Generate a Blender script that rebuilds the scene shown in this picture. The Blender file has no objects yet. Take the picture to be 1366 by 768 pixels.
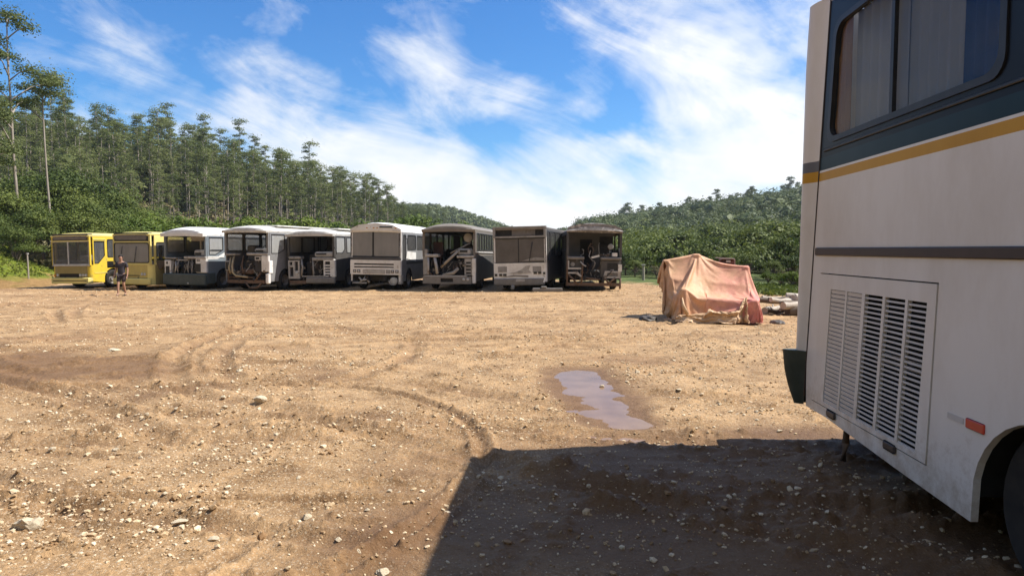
import bpy, bmesh, math, random
import numpy as np
from mathutils import Vector, Matrix, Euler
from mathutils.geometry import tessellate_polygon

random.seed(7)
RNG = np.random.default_rng(11)
scene = bpy.context.scene
COL = scene.collection
R = math.radians
PI = math.pi

# ------------------------------------------------------------------ camera
CAM_H, FOC, PITCH = 1.9, 874.0, math.atan(51 / 874.0)
cam = bpy.data.cameras.new('camera')
cam.sensor_width = 36.0
cam.lens = 36.0 * FOC / 1366.0
cam.clip_start = 0.05
cam.clip_end = 6000
camo = bpy.data.objects.new('camera', cam)
camo.location = (0, 0, CAM_H)
camo.rotation_euler = (PI / 2 - PITCH, 0, 0)
COL.objects.link(camo)
scene.camera = camo


def at(px, py, Y):
    """point at depth Y seen at photograph pixel px, py"""
    x = (px - 683) / FOC
    y = (384 - py) / FOC
    d = Vector((x, math.cos(PITCH) + y * math.sin(PITCH), -math.sin(PITCH) + y * math.cos(PITCH)))
    p = d * (Y / d.y)
    p.z += CAM_H
    return p


# ------------------------------------------------------------------ noise (numpy gradient noise)
_perm = np.random.default_rng(5).permutation(512)
_perm = np.concatenate([_perm, _perm, _perm])
_ga = np.random.default_rng(6).uniform(0, 2 * PI, 512)


def perlin(x, y):
    xi = np.floor(x).astype(int)
    yi = np.floor(y).astype(int)
    xf = x - xi
    yf = y - yi
    u = xf * xf * xf * (xf * (xf * 6 - 15) + 10)
    v = yf * yf * yf * (yf * (yf * 6 - 15) + 10)

    def g(ix, iy, dx, dy):
        h = _perm[(_perm[ix & 511] + iy) & 511]
        a = _ga[h]
        return np.cos(a) * dx + np.sin(a) * dy
    n00 = g(xi, yi, xf, yf)
    n10 = g(xi + 1, yi, xf - 1, yf)
    n01 = g(xi, yi + 1, xf, yf - 1)
    n11 = g(xi + 1, yi + 1, xf - 1, yf - 1)
    return (n00 * (1 - u) + n10 * u) * (1 - v) + (n01 * (1 - u) + n11 * u) * v


def fbm(x, y, octv=4, lac=2.1, gain=.5):
    s = 0
    a = 1.0
    for k in range(octv):
        s = s + a * perlin(x + 17.3 * k, y - 9.1 * k)
        x = x * lac
        y = y * lac
        a *= gain
    return s


def sstep(a, b, x):
    t = np.clip((x - a) / (b - a), 0, 1)
    return t * t * (3 - 2 * t)


# ------------------------------------------------------------------ materials
def new_mat(name):
    m = bpy.data.materials.new(name)
    m.use_nodes = True
    nt = m.node_tree
    nt.nodes.clear()
    out = nt.nodes.new('ShaderNodeOutputMaterial')
    return m, nt, out


def N(nt, typ, **kw):
    n = nt.nodes.new(typ)
    for k, v in kw.items():
        if k.startswith('_'):
            setattr(n, k[1:], v)
        else:
            n.inputs[k.replace('__', ' ')].default_value = v
    return n


def ramp(nt, fac, stops, interp='LINEAR'):
    r = nt.nodes.new('ShaderNodeValToRGB')
    r.color_ramp.interpolation = interp
    el = r.color_ramp.elements
    while len(el) < len(stops):
        el.new(0.5)
    for e, (p, c) in zip(el, stops):
        e.position = p
        e.color = tuple(c) + ((1,) if len(c) == 3 else ())
    nt.links.new(fac, r.inputs['Fac'])
    return r


def weathered(name, c1, c2, rough=.55, scale=3.0, metal=0.0, spec=.4, bump=.0, bscale=20, c3=None, c3amt=.4, streak=1.0):
    """paint or metal with patches of wear: c1 main, c2 faded/dirty, c3 bare spots"""
    m, nt, out = new_mat(name)
    L = nt.links.new
    tc = N(nt, 'ShaderNodeTexCoord')
    mp = N(nt, 'ShaderNodeMapping')
    mp.inputs['Scale'].default_value = (1, 1, 1.0 / streak)
    L(tc.outputs['Object'], mp.inputs['Vector'])
    n1 = N(nt, 'ShaderNodeTexNoise', Scale=scale, Detail=6.0, Roughness=.65)
    L(mp.outputs['Vector'], n1.inputs['Vector'])
    r1 = ramp(nt, n1.outputs['Fac'], [(.35, c1), (.7, c2)])
    col = r1.outputs['Color']
    if c3:
        n2 = N(nt, 'ShaderNodeTexNoise', Scale=scale * 2.3, Detail=8.0, Roughness=.7)
        L(mp.outputs['Vector'], n2.inputs['Vector'])
        r2 = ramp(nt, n2.outputs['Fac'], [(1 - c3amt - .06, (0, 0, 0)), (1 - c3amt + .04, (1, 1, 1))])
        mx = N(nt, 'ShaderNodeMixRGB')
        mx.inputs['Color2'].default_value = tuple(c3) + (1,)
        L(r2.outputs['Color'], mx.inputs['Fac'])
        L(col, mx.inputs['Color1'])
        col = mx.outputs['Color']
    b = N(nt, 'ShaderNodeBsdfPrincipled', Roughness=rough, Metallic=metal)
    b.inputs['Specular IOR Level'].default_value = spec
    L(col, b.inputs['Base Color'])
    if bump:
        n3 = N(nt, 'ShaderNodeTexNoise', Scale=bscale, Detail=5.0)
        L(tc.outputs['Object'], n3.inputs['Vector'])
        bp = N(nt, 'ShaderNodeBump', Strength=bump, Distance=.02)
        L(n3.outputs['Fac'], bp.inputs['Height'])
        L(bp.outputs['Normal'], b.inputs['Normal'])
    L(b.outputs['BSDF'], out.inputs['Surface'])
    return m


def dusty_glass(name, c1, c2, clear=.35, rough=.35, scale=1.5):
    m, nt, out = new_mat(name)
    L = nt.links.new
    tc = N(nt, 'ShaderNodeTexCoord')
    n1 = N(nt, 'ShaderNodeTexNoise', Scale=scale, Detail=5.0, Roughness=.6)
    mp = N(nt, 'ShaderNodeMapping')
    mp.inputs['Scale'].default_value = (1.6, 1.6, .5)
    L(tc.outputs['Object'], mp.inputs['Vector'])
    L(mp.outputs['Vector'], n1.inputs['Vector'])
    r1 = ramp(nt, n1.outputs['Fac'], [(.3, c1), (.7, c2)])
    b = N(nt, 'ShaderNodeBsdfPrincipled', Roughness=rough)
    L(r1.outputs['Color'], b.inputs['Base Color'])
    t = N(nt, 'ShaderNodeBsdfTransparent')
    mx = N(nt, 'ShaderNodeMixShader', Fac=clear)
    L(b.outputs['BSDF'], mx.inputs[1])
    L(t.outputs['BSDF'], mx.inputs[2])
    L(mx.outputs['Shader'], out.inputs['Surface'])
    return m


def leaf_mat(name, ca, cb, cc, trans=.3, nscale=.35):
    """foliage: hue varies from plant to plant and clump to clump, thin leaves let light through"""
    m, nt, out = new_mat(name)
    L = nt.links.new
    oi = N(nt, 'ShaderNodeObjectInfo')
    geo = N(nt, 'ShaderNodeNewGeometry')
    n1 = N(nt, 'ShaderNodeTexNoise', Scale=nscale, Detail=4.0, Roughness=.7)
    L(geo.outputs['Position'], n1.inputs['Vector'])
    ad = N(nt, 'ShaderNodeMath', _operation='MULTIPLY_ADD')
    ad.inputs[1].default_value = .35
    L(oi.outputs['Random'], ad.inputs[0])
    L(n1.outputs['Fac'], ad.inputs[2])
    at_ = N(nt, 'ShaderNodeAttribute', _attribute_name='tint')
    ad2 = N(nt, 'ShaderNodeMath', _operation='MULTIPLY_ADD')
    ad2.inputs[1].default_value = .35
    L(at_.outputs['Fac'], ad2.inputs[0])
    L(ad.outputs['Value'], ad2.inputs[2])
    r = ramp(nt, ad2.outputs['Value'], [(.4, ca), (.75, cb), (1.05, cc)])
    b = N(nt, 'ShaderNodeBsdfPrincipled', Roughness=.6)
    b.inputs['Specular IOR Level'].default_value = .25
    L(r.outputs['Color'], b.inputs['Base Color'])
    t = N(nt, 'ShaderNodeBsdfTranslucent')
    L(r.outputs['Color'], t.inputs['Color'])
    mx = N(nt, 'ShaderNodeMixShader', Fac=trans)
    L(b.outputs['BSDF'], mx.inputs[1])
    L(t.outputs['BSDF'], mx.inputs[2])
    L(mx.outputs['Shader'], out.inputs['Surface'])
    return m


# ------------------------------------------------------------------ mesh builder
class MB:
    def __init__(s):
        s.v = []
        s.f = []

    def add(s, verts, faces):
        o = len(s.v)
        s.v.extend([tuple(p) for p in verts])
        s.f.extend([tuple(i + o for i in f) for f in faces])
        return s

    def box(s, x0, x1, y0, y1, z0, z1, rot=None, piv=None):
        vs = [Vector((x, y, z)) for z in (z0, z1) for y in (y0, y1) for x in (x0, x1)]
        if rot is not None:
            pv = Vector(piv) if piv is not None else Vector(((x0 + x1) / 2, (y0 + y1) / 2, (z0 + z1) / 2))
            M = Euler(rot).to_matrix()
            vs = [M @ (p - pv) + pv for p in vs]
        return s.add(vs, [(0, 2, 3, 1), (4, 5, 7, 6), (0, 1, 5, 4), (2, 6, 7, 3), (0, 4, 6, 2), (1, 3, 7, 5)])

    def cbox(s, x0, x1, y0, y1, z0, z1, c=.02):
        """box with chamfered upright and top edges"""
        def ring(z, i):
            return [(x0 + i + c, y0 + i, z), (x1 - i - c, y0 + i, z), (x1 - i, y0 + i + c, z), (x1 - i, y1 - i - c, z),
                    (x1 - i - c, y1 - i, z), (x0 + i + c, y1 - i, z), (x0 + i, y1 - i - c, z), (x0 + i, y0 + i + c, z)]
        vs = ring(z0, c) + ring(z0 + c, 0) + ring(z1 - c, 0) + ring(z1, c)
        fs = [tuple(range(7, -1, -1)), tuple(range(24, 32))]
        for k in range(3):
            for i in range(8):
                j = (i + 1) % 8
                fs.append((k * 8 + i, k * 8 + j, k * 8 + 8 + j, k * 8 + 8 + i))
        return s.add(vs, fs)

    def tube(s, pts, r, n=8, cap=True):
        pts = [Vector(p) for p in pts]
        rr = r if isinstance(r, (list, tuple)) else [r] * len(pts)
        vs = []
        fs = []
        up = Vector((.13, .27, .95))
        for i, p in enumerate(pts):
            d = (pts[min(i + 1, len(pts) - 1)] - pts[max(i - 1, 0)]).normalized()
            a = d.cross(up)
            if a.length < .1:
                a = d.cross(Vector((1, 0, 0)))
            a.normalize()
            b = d.cross(a)
            for k in range(n):
                t = 2 * PI * k / n
                vs.append(p + (a * math.cos(t) + b * math.sin(t)) * rr[i])
        for i in range(len(pts) - 1):
            for k in range(n):
                j = (k + 1) % n
                fs.append((i * n + k, i * n + j, (i + 1) * n + j, (i + 1) * n + k))
        if cap:
            fs.append(tuple(range(n - 1, -1, -1)))
            fs.append(tuple(range((len(pts) - 1) * n, len(pts) * n)))
        return s.add(vs, fs)

    def lathe(s, prof, M, n=24):
        """prof: list of (radius, height) revolved round M's z axis"""
        vs = []
        fs = []
        for (r, h) in prof:
            for k in range(n):
                t = 2 * PI * k / n
                vs.append(M @ Vector((r * math.cos(t), r * math.sin(t), h)))
        for i in range(len(prof) - 1):
            for k in range(n):
                j = (k + 1) % n
                fs.append((i * n + k, i * n + j, (i + 1) * n + j, (i + 1) * n + k))
        return s.add(vs, fs)

    def panel(s, outline, holes, th, mp):
        """flat plate with holes; mp(u, v, w) -> xyz, w=0 the outer face, w=-th the inner one"""
        loops = [outline] + list(holes)
        tri = tessellate_polygon([[Vector((u, v, 0)) for u, v in lp] for lp in loops])
        flat = [p for lp in loops for p in lp]
        n = len(flat)
        vs = [mp(u, v, 0) for u, v in flat] + [mp(u, v, -th) for u, v in flat]
        fs = [tuple(t) for t in tri] + [tuple(i + n for i in reversed(t)) for t in tri]
        o = 0
        for lp in loops:
            m = len(lp)
            for i in range(m):
                j = (i + 1) % m
                fs.append((o + i, o + j, o + j + n, o + i + n))
            o += m
        return s.add(vs, fs)

    def build(s, name, mat, parent=None, smooth=False, label=None, angle=None):
        me = bpy.data.meshes.new(name)
        me.from_pydata(s.v, [], s.f)
        bm = bmesh.new()
        bm.from_mesh(me)
        bmesh.ops.recalc_face_normals(bm, faces=bm.faces)
        bm.to_mesh(me)
        bm.free()
        if smooth:
            me.polygons.foreach_set('use_smooth', [True] * len(me.polygons))
            if angle:
                me.set_sharp_from_angle(angle=R(angle))
        me.materials.append(mat)
        o = bpy.data.objects.new(name, me)
        COL.objects.link(o)
        if parent:
            o.parent = parent
        if label:
            o['label'] = label
        return o


def empty(name, loc, rz=0, label=None, cat=None, group=None, rot=None):
    o = bpy.data.objects.new(name, None)
    o.location = loc
    o.rotation_euler = rot if rot else (0, 0, rz)
    o.empty_display_size = .2
    COL.objects.link(o)
    tag(o, label, cat, group)
    return o


def tag(o, label=None, cat=None, group=None, kind=None):
    if label:
        o['label'] = label
    if cat:
        o['category'] = cat
    if group:
        o['group'] = group
    if kind:
        o['kind'] = kind
    return o


def copy_tree(o, parent=None):
    c = o.copy()
    COL.objects.link(c)
    if parent:
        c.parent = parent
    for ch in list(o.children):
        copy_tree(ch, c)
    return c


def np_mesh(name, verts, faces, mat, parent=None, smooth=False, tint=None):
    """verts (n,3), faces (m,k) with constant k; tint per face"""
    me = bpy.data.meshes.new(name)
    nv, (nf, k) = len(verts), faces.shape
    me.vertices.add(nv)
    me.vertices.foreach_set('co', np.asarray(verts, np.float32).ravel())
    me.loops.add(nf * k)
    me.loops.foreach_set('vertex_index', faces.astype(np.int32).ravel())
    me.polygons.add(nf)
    me.polygons.foreach_set('loop_start', np.arange(0, nf * k, k, dtype=np.int32))
    me.polygons.foreach_set('loop_total', np.full(nf, k, np.int32))
    me.polygons.foreach_set('use_smooth', np.full(nf, smooth))
    if tint is not None:
        a = me.attributes.new('tint', 'FLOAT', 'FACE')
        a.data.foreach_set('value', np.asarray(tint, np.float32))
    me.update(calc_edges=True)
    me.validate()
    me.materials.append(mat)
    o = bpy.data.objects.new(name, me)
    COL.objects.link(o)
    if parent:
        o.parent = parent
    return o


def leaf_quads(cen, size, up=.35, rng=RNG, aspect=.6, base=None, jit=.55):
    """one bent quad per centre -> verts, faces"""
    n = len(cen)
    nrm = rng.normal(size=(n, 3))
    if base is None:
        nrm[:, 2] = np.abs(nrm[:, 2]) + up
    else:       # leaves spread outwards over the surface of their clump
        nrm = nrm * jit + base
    nrm /= np.linalg.norm(nrm, axis=1)[:, None]
    t = rng.normal(size=(n, 3))
    t -= nrm * np.sum(t * nrm, axis=1)[:, None]
    t /= np.linalg.norm(t, axis=1)[:, None]
    b = np.cross(nrm, t)
    s = np.asarray(size)[:, None] if np.ndim(size) else size
    a = t * s * .5
    c = b * s * .5 * aspect
    v = np.stack([cen - a, cen + c * .9 + nrm * s * .06, cen + a, cen - c * .9 + nrm * s * .06], 1).reshape(-1, 3)
    f = np.arange(n * 4).reshape(n, 4)
    return v, f
CLOUD = 7.2
EXPOSURE = 0.68
# ------------------------------------------------------------------ shared materials
M = {}
M['yellow'] = weathered('yellow_paint', (.76, .54, .035), (.58, .43, .07), .42, 2.4, c3=(.26, .20, .10), c3amt=.36)
M['pale_yellow'] = weathered('pale_yellow_paint', (.80, .67, .21), (.66, .57, .22), .5, 2.0, c3=(.32, .28, .16), c3amt=.3)
M['shaded_yellow'] = weathered('shaded_yellow_paint', (.27, .215, .075), (.33, .265, .10), .6, 3)  # yellow bus paint with its shade put into the colour as olive
M['brown_dark'] = weathered('brown_dark_panel', (.055, .045, .035), (.09, .07, .05), .6, 4)
M['white'] = weathered('white_paint', (.80, .79, .76), (.60, .57, .52), .4, 2.2, c3=(.30, .24, .18), c3amt=.34)
M['roof_white'] = weathered('white_roof_paint', (.82, .81, .78), (.66, .64, .59), .5, 1.4, c3=(.30, .26, .21), c3amt=.36)
M['roof_dirty'] = weathered('grimy_roof_paint', (.62, .60, .55), (.40, .38, .33), .6, 1.5, c3=(.16, .13, .11), c3amt=.36)
M['roof_brown'] = weathered('brown_roof_sheet', (.17, .145, .115), (.24, .21, .17), .6, 2, c3=(.09, .07, .06), c3amt=.35)
M['burnt_roof'] = weathered('burnt_roof_sheet', (.30, .28, .26), (.14, .12, .11), .75, 2.2, c3=(.52, .47, .42), c3amt=.42, bump=.5, bscale=6)
M['grey_side'] = weathered('dirty_grey_side', (.24, .24, .24), (.17, .165, .16), .5, 2, c3=(.16, .13, .11), c3amt=.3)
M['blue_grey'] = weathered('blue_grey_side', (.20, .235, .26), (.16, .175, .185), .45, 2, c3=(.14, .12, .11), c3amt=.28)
M['dark_side'] = weathered('sooty_side', (.06, .058, .055), (.10, .09, .08), .6, 2)
M['brown_side'] = weathered('brown_grey_side', (.20, .175, .15), (.13, .115, .10), .6, 2, c3=(.08, .06, .05), c3amt=.35)
M['green_bumper'] = weathered('dark_green_bumper', (.050, .068, .064), (.085, .10, .095), .45, 4)
M['grey_metal'] = weathered('bare_grey_metal', (.33, .32, .30), (.22, .20, .18), .5, 5, c3=(.14, .08, .05), c3amt=.33)
M['light_metal'] = weathered('light_grey_metal', (.47, .45, .42), (.32, .30, .27), .5, 5, c3=(.16, .11, .08), c3amt=.36)
M['grey_bumper'] = weathered('grey_bumper', (.17, .16, .145), (.24, .22, .20), .5, 4, c3=(.09, .07, .06), c3amt=.33)
M['rust'] = weathered('rusty_steel', (.115, .07, .045), (.19, .12, .075), .8, 6, c3=(.06, .04, .03), c3amt=.35)
M['soot'] = weathered('sooty_interior', (.028, .026, .025), (.05, .045, .04), .8, 5)
M['black'] = weathered('black_plastic', (.016, .016, .017), (.03, .03, .03), .45, 6)
M['rubber'] = weathered('tyre_rubber', (.014, .0135, .013), (.04, .034, .028), .85, 5)
M['rim'] = weathered('wheel_steel', (.24, .23, .22), (.16, .13, .11), .6, 6, c3=(.12, .07, .05), c3amt=.35)
M['seat_cloth'] = weathered('worn_seat_cloth', (.06, .055, .06), (.10, .085, .075), .9, 8)
M['red_cloth'] = weathered('dark_red_seat_cloth', (.085, .045, .04), (.12, .07, .06), .9, 8)
M['plank'] = weathered('grey_plank', (.42, .38, .33), (.30, .26, .22), .8, 6, streak=3)
M['tan_pipe'] = weathered('tan_hose', (.42, .34, .20), (.30, .24, .15), .6, 6)
M['alu'] = weathered('aluminium_trim', (.62, .61, .58), (.45, .43, .40), .4, 5)
M['cloudy'] = dusty_glass('frosted_windscreen', (.30, .29, .27), (.22, .215, .205), .12, .45)
M['cloudy_brown'] = weathered('brown_film_windscreen', (.10, .088, .078), (.145, .13, .12), .4, 1.5, c3=(.21, .19, .17), c3amt=.34)
M['clear'] = dusty_glass('thin_dusty_glass', (.16, .16, .155), (.10, .10, .10), .6, .2)
M['milky'] = dusty_glass('milky_window_glass', (.50, .50, .48), (.36, .36, .34), .45, .4)
M['dark_glass'] = dusty_glass('dark_bus_glass', (.07, .07, .07), (.11, .105, .10), .3, .12)
M['lens'] = weathered('headlight_lens', (.55, .55, .52), (.38, .37, .34), .15, 6, spec=.6)
M['dark_lens'] = weathered('empty_lamp_socket', (.035, .034, .033), (.06, .055, .05), .3, 6)
M['red_lens'] = weathered('red_reflector', (.62, .055, .03), (.52, .06, .035), .25, 8)
M['amber'] = weathered('amber_lens', (.6, .25, .03), (.5, .2, .03), .25, 8)
M['bark'] = weathered('pale_eucalyptus_bark', (.36, .31, .25), (.24, .19, .145), .85, 1.5, c3=(.50, .46, .40), c3amt=.36, streak=4)
M['bark_dark'] = weathered('brown_bark', (.12, .09, .065), (.19, .15, .11), .9, 3, streak=3)
M['post'] = weathered('weathered_post', (.38, .34, .28), (.26, .22, .17), .9, 6, streak=4)
M['euc'] = leaf_mat('eucalyptus_leaves', (.058, .082, .020), (.122, .150, .040), (.20, .22, .072), .38)
M['euc_far'] = leaf_mat('ridge_leaves', (.036, .054, .016), (.072, .098, .027), (.13, .155, .045), .2, .12)
M['broad'] = leaf_mat('broad_leaves', (.026, .046, .009), (.064, .095, .016), (.145, .175, .034), .28)
M['bright'] = leaf_mat('bright_shrub_leaves', (.050, .085, .010), (.095, .140, .017), (.16, .205, .028), .3, .5)
M['scrub'] = leaf_mat('dry_scrub', (.05, .06, .022), (.11, .105, .045), (.22, .18, .085), .2, .6)
M['turf'] = leaf_mat('turf_blades', (.07, .10, .012), (.13, .165, .02), (.21, .22, .045), .3, .5)
M['dull_yellow'] = weathered('dull_yellow_panel', (.58, .47, .14), (.46, .37, .13), .55, 3, c3=(.26, .20, .10), c3amt=.34)  # yellow paint dulled partway to its shaded olive tone
# ------------------------------------------------------------------ world: sky with broken cloud
SUN_EL, SUN_AZ = R(52.2), R(8.0)          # azimuth measured from +x towards +y
SUN_DIR = Vector((math.cos(SUN_EL) * math.cos(SUN_AZ), math.cos(SUN_EL) * math.sin(SUN_AZ), math.sin(SUN_EL)))
world = bpy.data.worlds.new('World')
scene.world = world
world.use_nodes = True
nt = world.node_tree
nt.nodes.clear()
L = nt.links.new
wout = N(nt, 'ShaderNodeOutputWorld')
bg = N(nt, 'ShaderNodeBackground', Strength=0.10)
sky = N(nt, 'ShaderNodeTexSky', _sky_type='NISHITA', _sun_disc=False, _sun_elevation=SUN_EL)
sky.sun_rotation = PI / 2 - SUN_AZ
sky.air_density = 1.1
sky.dust_density = .3
sky.ozone_density = 3.0
hs = N(nt, 'ShaderNodeHueSaturation', Saturation=1.25, Value=.86)
L(sky.outputs['Color'], hs.inputs['Color'])
tc = N(nt, 'ShaderNodeTexCoord')
sep = N(nt, 'ShaderNodeSeparateXYZ')
L(tc.outputs['Generated'], sep.inputs['Vector'])


def mth(op, a, b=None, c=None, clamp=False):
    n = N(nt, 'ShaderNodeMath', _operation=op, _use_clamp=clamp)
    for i, v in enumerate((a, b, c)):
        if v is None:
            continue
        if isinstance(v, (int, float)):
            n.inputs[i].default_value = v
        else:
            L(v, n.inputs[i])
    return n.outputs['Value']


# clouds are drawn on the dome itself (direction of view), torn along a falling diagonal
def dome_noise(scale, tilt, stretch, detail, rough, off, dist=0.0):
    m1 = N(nt, 'ShaderNodeMapping')
    m1.inputs['Rotation'].default_value = (0, R(tilt), 0)
    L(tc.outputs['Generated'], m1.inputs['Vector'])
    m2 = N(nt, 'ShaderNodeMapping')
    m2.inputs['Scale'].default_value = stretch
    m2.inputs['Location'].default_value = off
    L(m1.outputs['Vector'], m2.inputs['Vector'])
    n = N(nt, 'ShaderNodeTexNoise', Scale=scale, Detail=detail, Roughness=rough, Distortion=dist)
    L(m2.outputs['Vector'], n.inputs['Vector'])
    return n.outputs['Fac']


big = dome_noise(5.5, 12, (1, 1, 1.5), 9, .56, (3.1, 1.7, .4), .35)
wisp = dome_noise(5.2, -24, (.8, 1, 2.2), 10, .62, (.4, 2.2, 1.3), .6)
# cover of cloud over the sky dome: where banks and gaps lie (direction, half width, amount)
cover = None


def bank(px, py, wx, wy, amt):
    """a soft bank of cloud (amt>0) or a gap (amt<0) around one direction"""
    global cover
    p = at(px, py, 100.0) - Vector((0, 0, CAM_H))
    az0 = math.atan2(p.x, p.y)
    el0 = math.atan2(p.z, math.hypot(p.x, p.y))
    da = mth('DIVIDE', mth('SUBTRACT', az, az0), R(wx))
    de = mth('DIVIDE', mth('SUBTRACT', el, el0), R(wy))
    d2 = mth('ADD', mth('MULTIPLY', da, da), mth('MULTIPLY', de, de))
    g = mth('MULTIPLY', mth('EXPONENT', mth('MULTIPLY', d2, -1.0)), amt)
    cover = g if cover is None else mth('ADD', cover, g)


az = mth('ARCTAN2', sep.outputs['X'], sep.outputs['Y'])
el = mth('ARCSINE', sep.outputs['Z'])
BANKS = [(800, 265, 24, 5.0, .40), (540, 250, 11, 4.2, .26), (970, 60, 9, 6.0, .30), (1000, 130, 8, 4, .18), (880, 20, 8, 3.5, .22), (560, 50, 6, 4.6, .24), (600, 95, 5, 2.2, .16), (1000, 190, 12, 4.5, .26),
         (320, 125, 7, 2.2, .20), (230, 150, 8, 1.8, .16), (400, 160, 6, 2.6, .22), (480, 190, 8, 2.4, .22), (110, 60, 7, 1.8, .14), (160, 95, 5, 1.1, .10), (700, 118, 3.2, 1.1, .26), (782, 118, 1.9, 2.2, .32), (570, 160, 4, 1.2, .18), (640, 150, 5, 1.2, .12), (350, 50, 3, 2, .12),
         (430, 60, 4.5, 3.2, -.30), (690, 45, 3.4, 3.4, -.26), (650, 172, 8, 1.5, -.30), (850, 140, 3.4, 2.0, -.34), (80, 20, 12, 2.0, -.12), (640, 100, 3, 2.4, -.18), (480, 140, 4, 2, -.16), (255, 110, 6, 1.2, -.12), (800, 175, 5, 1.2, -.2), (1035, 98, 3, 1.0, -.24), (60, 130, 8, 1.6, -.08), (270, 60, 7, 2.2, -.10), (500, 120, 3, 1.5, -.10)]
for b in BANKS:
    bank(*b)
# unseen cloud added overhead and behind the viewer, to whiten the ambient light
cover = mth('ADD', cover, mth('MULTIPLY', mth('SUBTRACT', .45, sep.outputs['Y']), .20, clamp=True))
s1 = mth('ADD', mth('MULTIPLY', big, 1.0), mth('MULTIPLY', wisp, 1.05))
low = mth('MULTIPLY', mth('EXPONENT', mth('MULTIPLY', mth('ABSOLUTE', el), -14.0)), .30)
s2 = mth('ADD', mth('ADD', mth('SUBTRACT', s1, .40), low), mth('MULTIPLY', cover, .56))
cr = ramp(nt, mth('MULTIPLY', s2, .8), [(.47, (0, 0, 0)), (.56, (.18,) * 3), (.68, (.56,) * 3), (.80, (.86,) * 3), (.92, (1,) * 3)])
# cloud colour: white crowns, faintly grey-blue bases
n2 = dome_noise(7, 0, (1, 1, 1.6), 6, .55, (7, 3, 0))
cc = ramp(nt, n2, [(.3, (.80, .87, .95)), (.62, (1.0, 1.0, 1.0))])
cs = N(nt, 'ShaderNodeMixRGB', _blend_type='MULTIPLY', Fac=1.0)
cs.inputs['Color2'].default_value = (CLOUD * 1.02, CLOUD, CLOUD * .97, 1)
L(cc.outputs['Color'], cs.inputs['Color1'])
mxs = N(nt, 'ShaderNodeMixRGB')
L(cr.outputs['Color'], mxs.inputs['Fac'])
tn = N(nt, 'ShaderNodeMixRGB', _blend_type='MULTIPLY', Fac=1.0)
tn.inputs['Color2'].default_value = (.56, .90, 1.18, 1)
L(hs.outputs['Color'], tn.inputs['Color1'])
L(tn.outputs['Color'], mxs.inputs['Color1'])
L(cs.outputs['Color'], mxs.inputs['Color2'])
L(mxs.outputs['Color'], bg.inputs['Color'])
L(bg.outputs['Background'], wout.inputs['Surface'])

sl = bpy.data.lights.new('sun', 'SUN')
sl.energy = 5.0
sl.angle = R(.53)
sl.color = (1.0, .95, .88)
so = bpy.data.objects.new('sun', sl)
so.rotation_euler = SUN_DIR.to_track_quat('Z', 'Y').to_euler()
so.location = (30, 0, 40)
COL.objects.link(so)
vs_ = scene.view_settings
vs_.view_transform = 'Standard'
vs_.look = 'None'
vs_.exposure = EXPOSURE
vs_.gamma = 1.0
vs_.use_curve_mapping = False

# ------------------------------------------------------------------ yard surface
RUTS = {}
TRACKS = []   # (cx, cy, radius, half gauge, depth): wheel tracks are arcs


def arc(cx, cy, r, depth, w=.13, tread=.16):
    TRACKS.append((cx, cy, r, depth, w, tread))


for r in (0, 2.1):
    arc(-14.5, -4.0, 13.0 + r, .045)
    arc(9.0, 34.0, 26.5 + r, .035)
    arc(-2.0, 62.0, 42.0 + r, .04)
    arc(-30.0, 52.0, 47.0 + r, .04)
    arc(16.0, 40.0, 36.0 + r, .045)
    arc(2.0, -58.0, 63.5 + r * .55, .04)
    arc(-22.0, -24.0, 37.0 + r, .035)
arc(-6.0, 12.0, 4.2, .03)
arc(4.2, 15.5, 10.9, .05)
arc(5.2, 15.5, 11.0, .04)

_tr = random.Random(21)
for k in range(26):     # lesser scrapes and single wheel marks, most of them running across the yard
    yy_ = 4.5 * 1.09 ** k
    rr_0 = _tr.uniform(14, 60)
    sg_ = _tr.choice((-1, 1))
    arc(_tr.uniform(-14, 8), yy_ + sg_ * rr_0, rr_0, _tr.uniform(.022, .042), _tr.uniform(.045, .09), _tr.uniform(.09, .2))
for k in range(5):
    arc(_tr.uniform(-9, -5) + k, _tr.uniform(2, 7), _tr.uniform(3.5, 8), .035, .06, .12)

PUD = [((1.02, 10.2), .42), ((1.05, 9.2), .52), ((1.12, 8.4), .42), ((1.18, 7.7), .36), ((1.25, 7.25), .34)]


def puddle_field(x, y):
    """1 in the heart of the puddle, 0 away from it"""
    best = np.full_like(x, 9.0)
    x = x + .16 * fbm(x * 2.3, y * 1.4, 3)
    y = y + .20 * fbm(x * 1.5 + 9, y * 2.0, 3)
    for i in range(len(PUD) - 1):
        (ax, ay), ra = PUD[i]
        (bx, by), rb = PUD[i + 1]
        dx, dy = bx - ax, by - ay
        t = np.clip(((x - ax) * dx + (y - ay) * dy) / (dx * dx + dy * dy), 0, 1)
        d = np.hypot(x - ax - t * dx, y - ay - t * dy) / (ra + t * (rb - ra))
        best = np.minimum(best, d)
    return best


def base_z(x, y):
    z = .006 * np.minimum(x, 0) * sstep(4, 26, np.hypot(x, y))
    z = z + .004 * np.clip(x, 0, 10) * sstep(15, 30, y)
    return z


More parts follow.
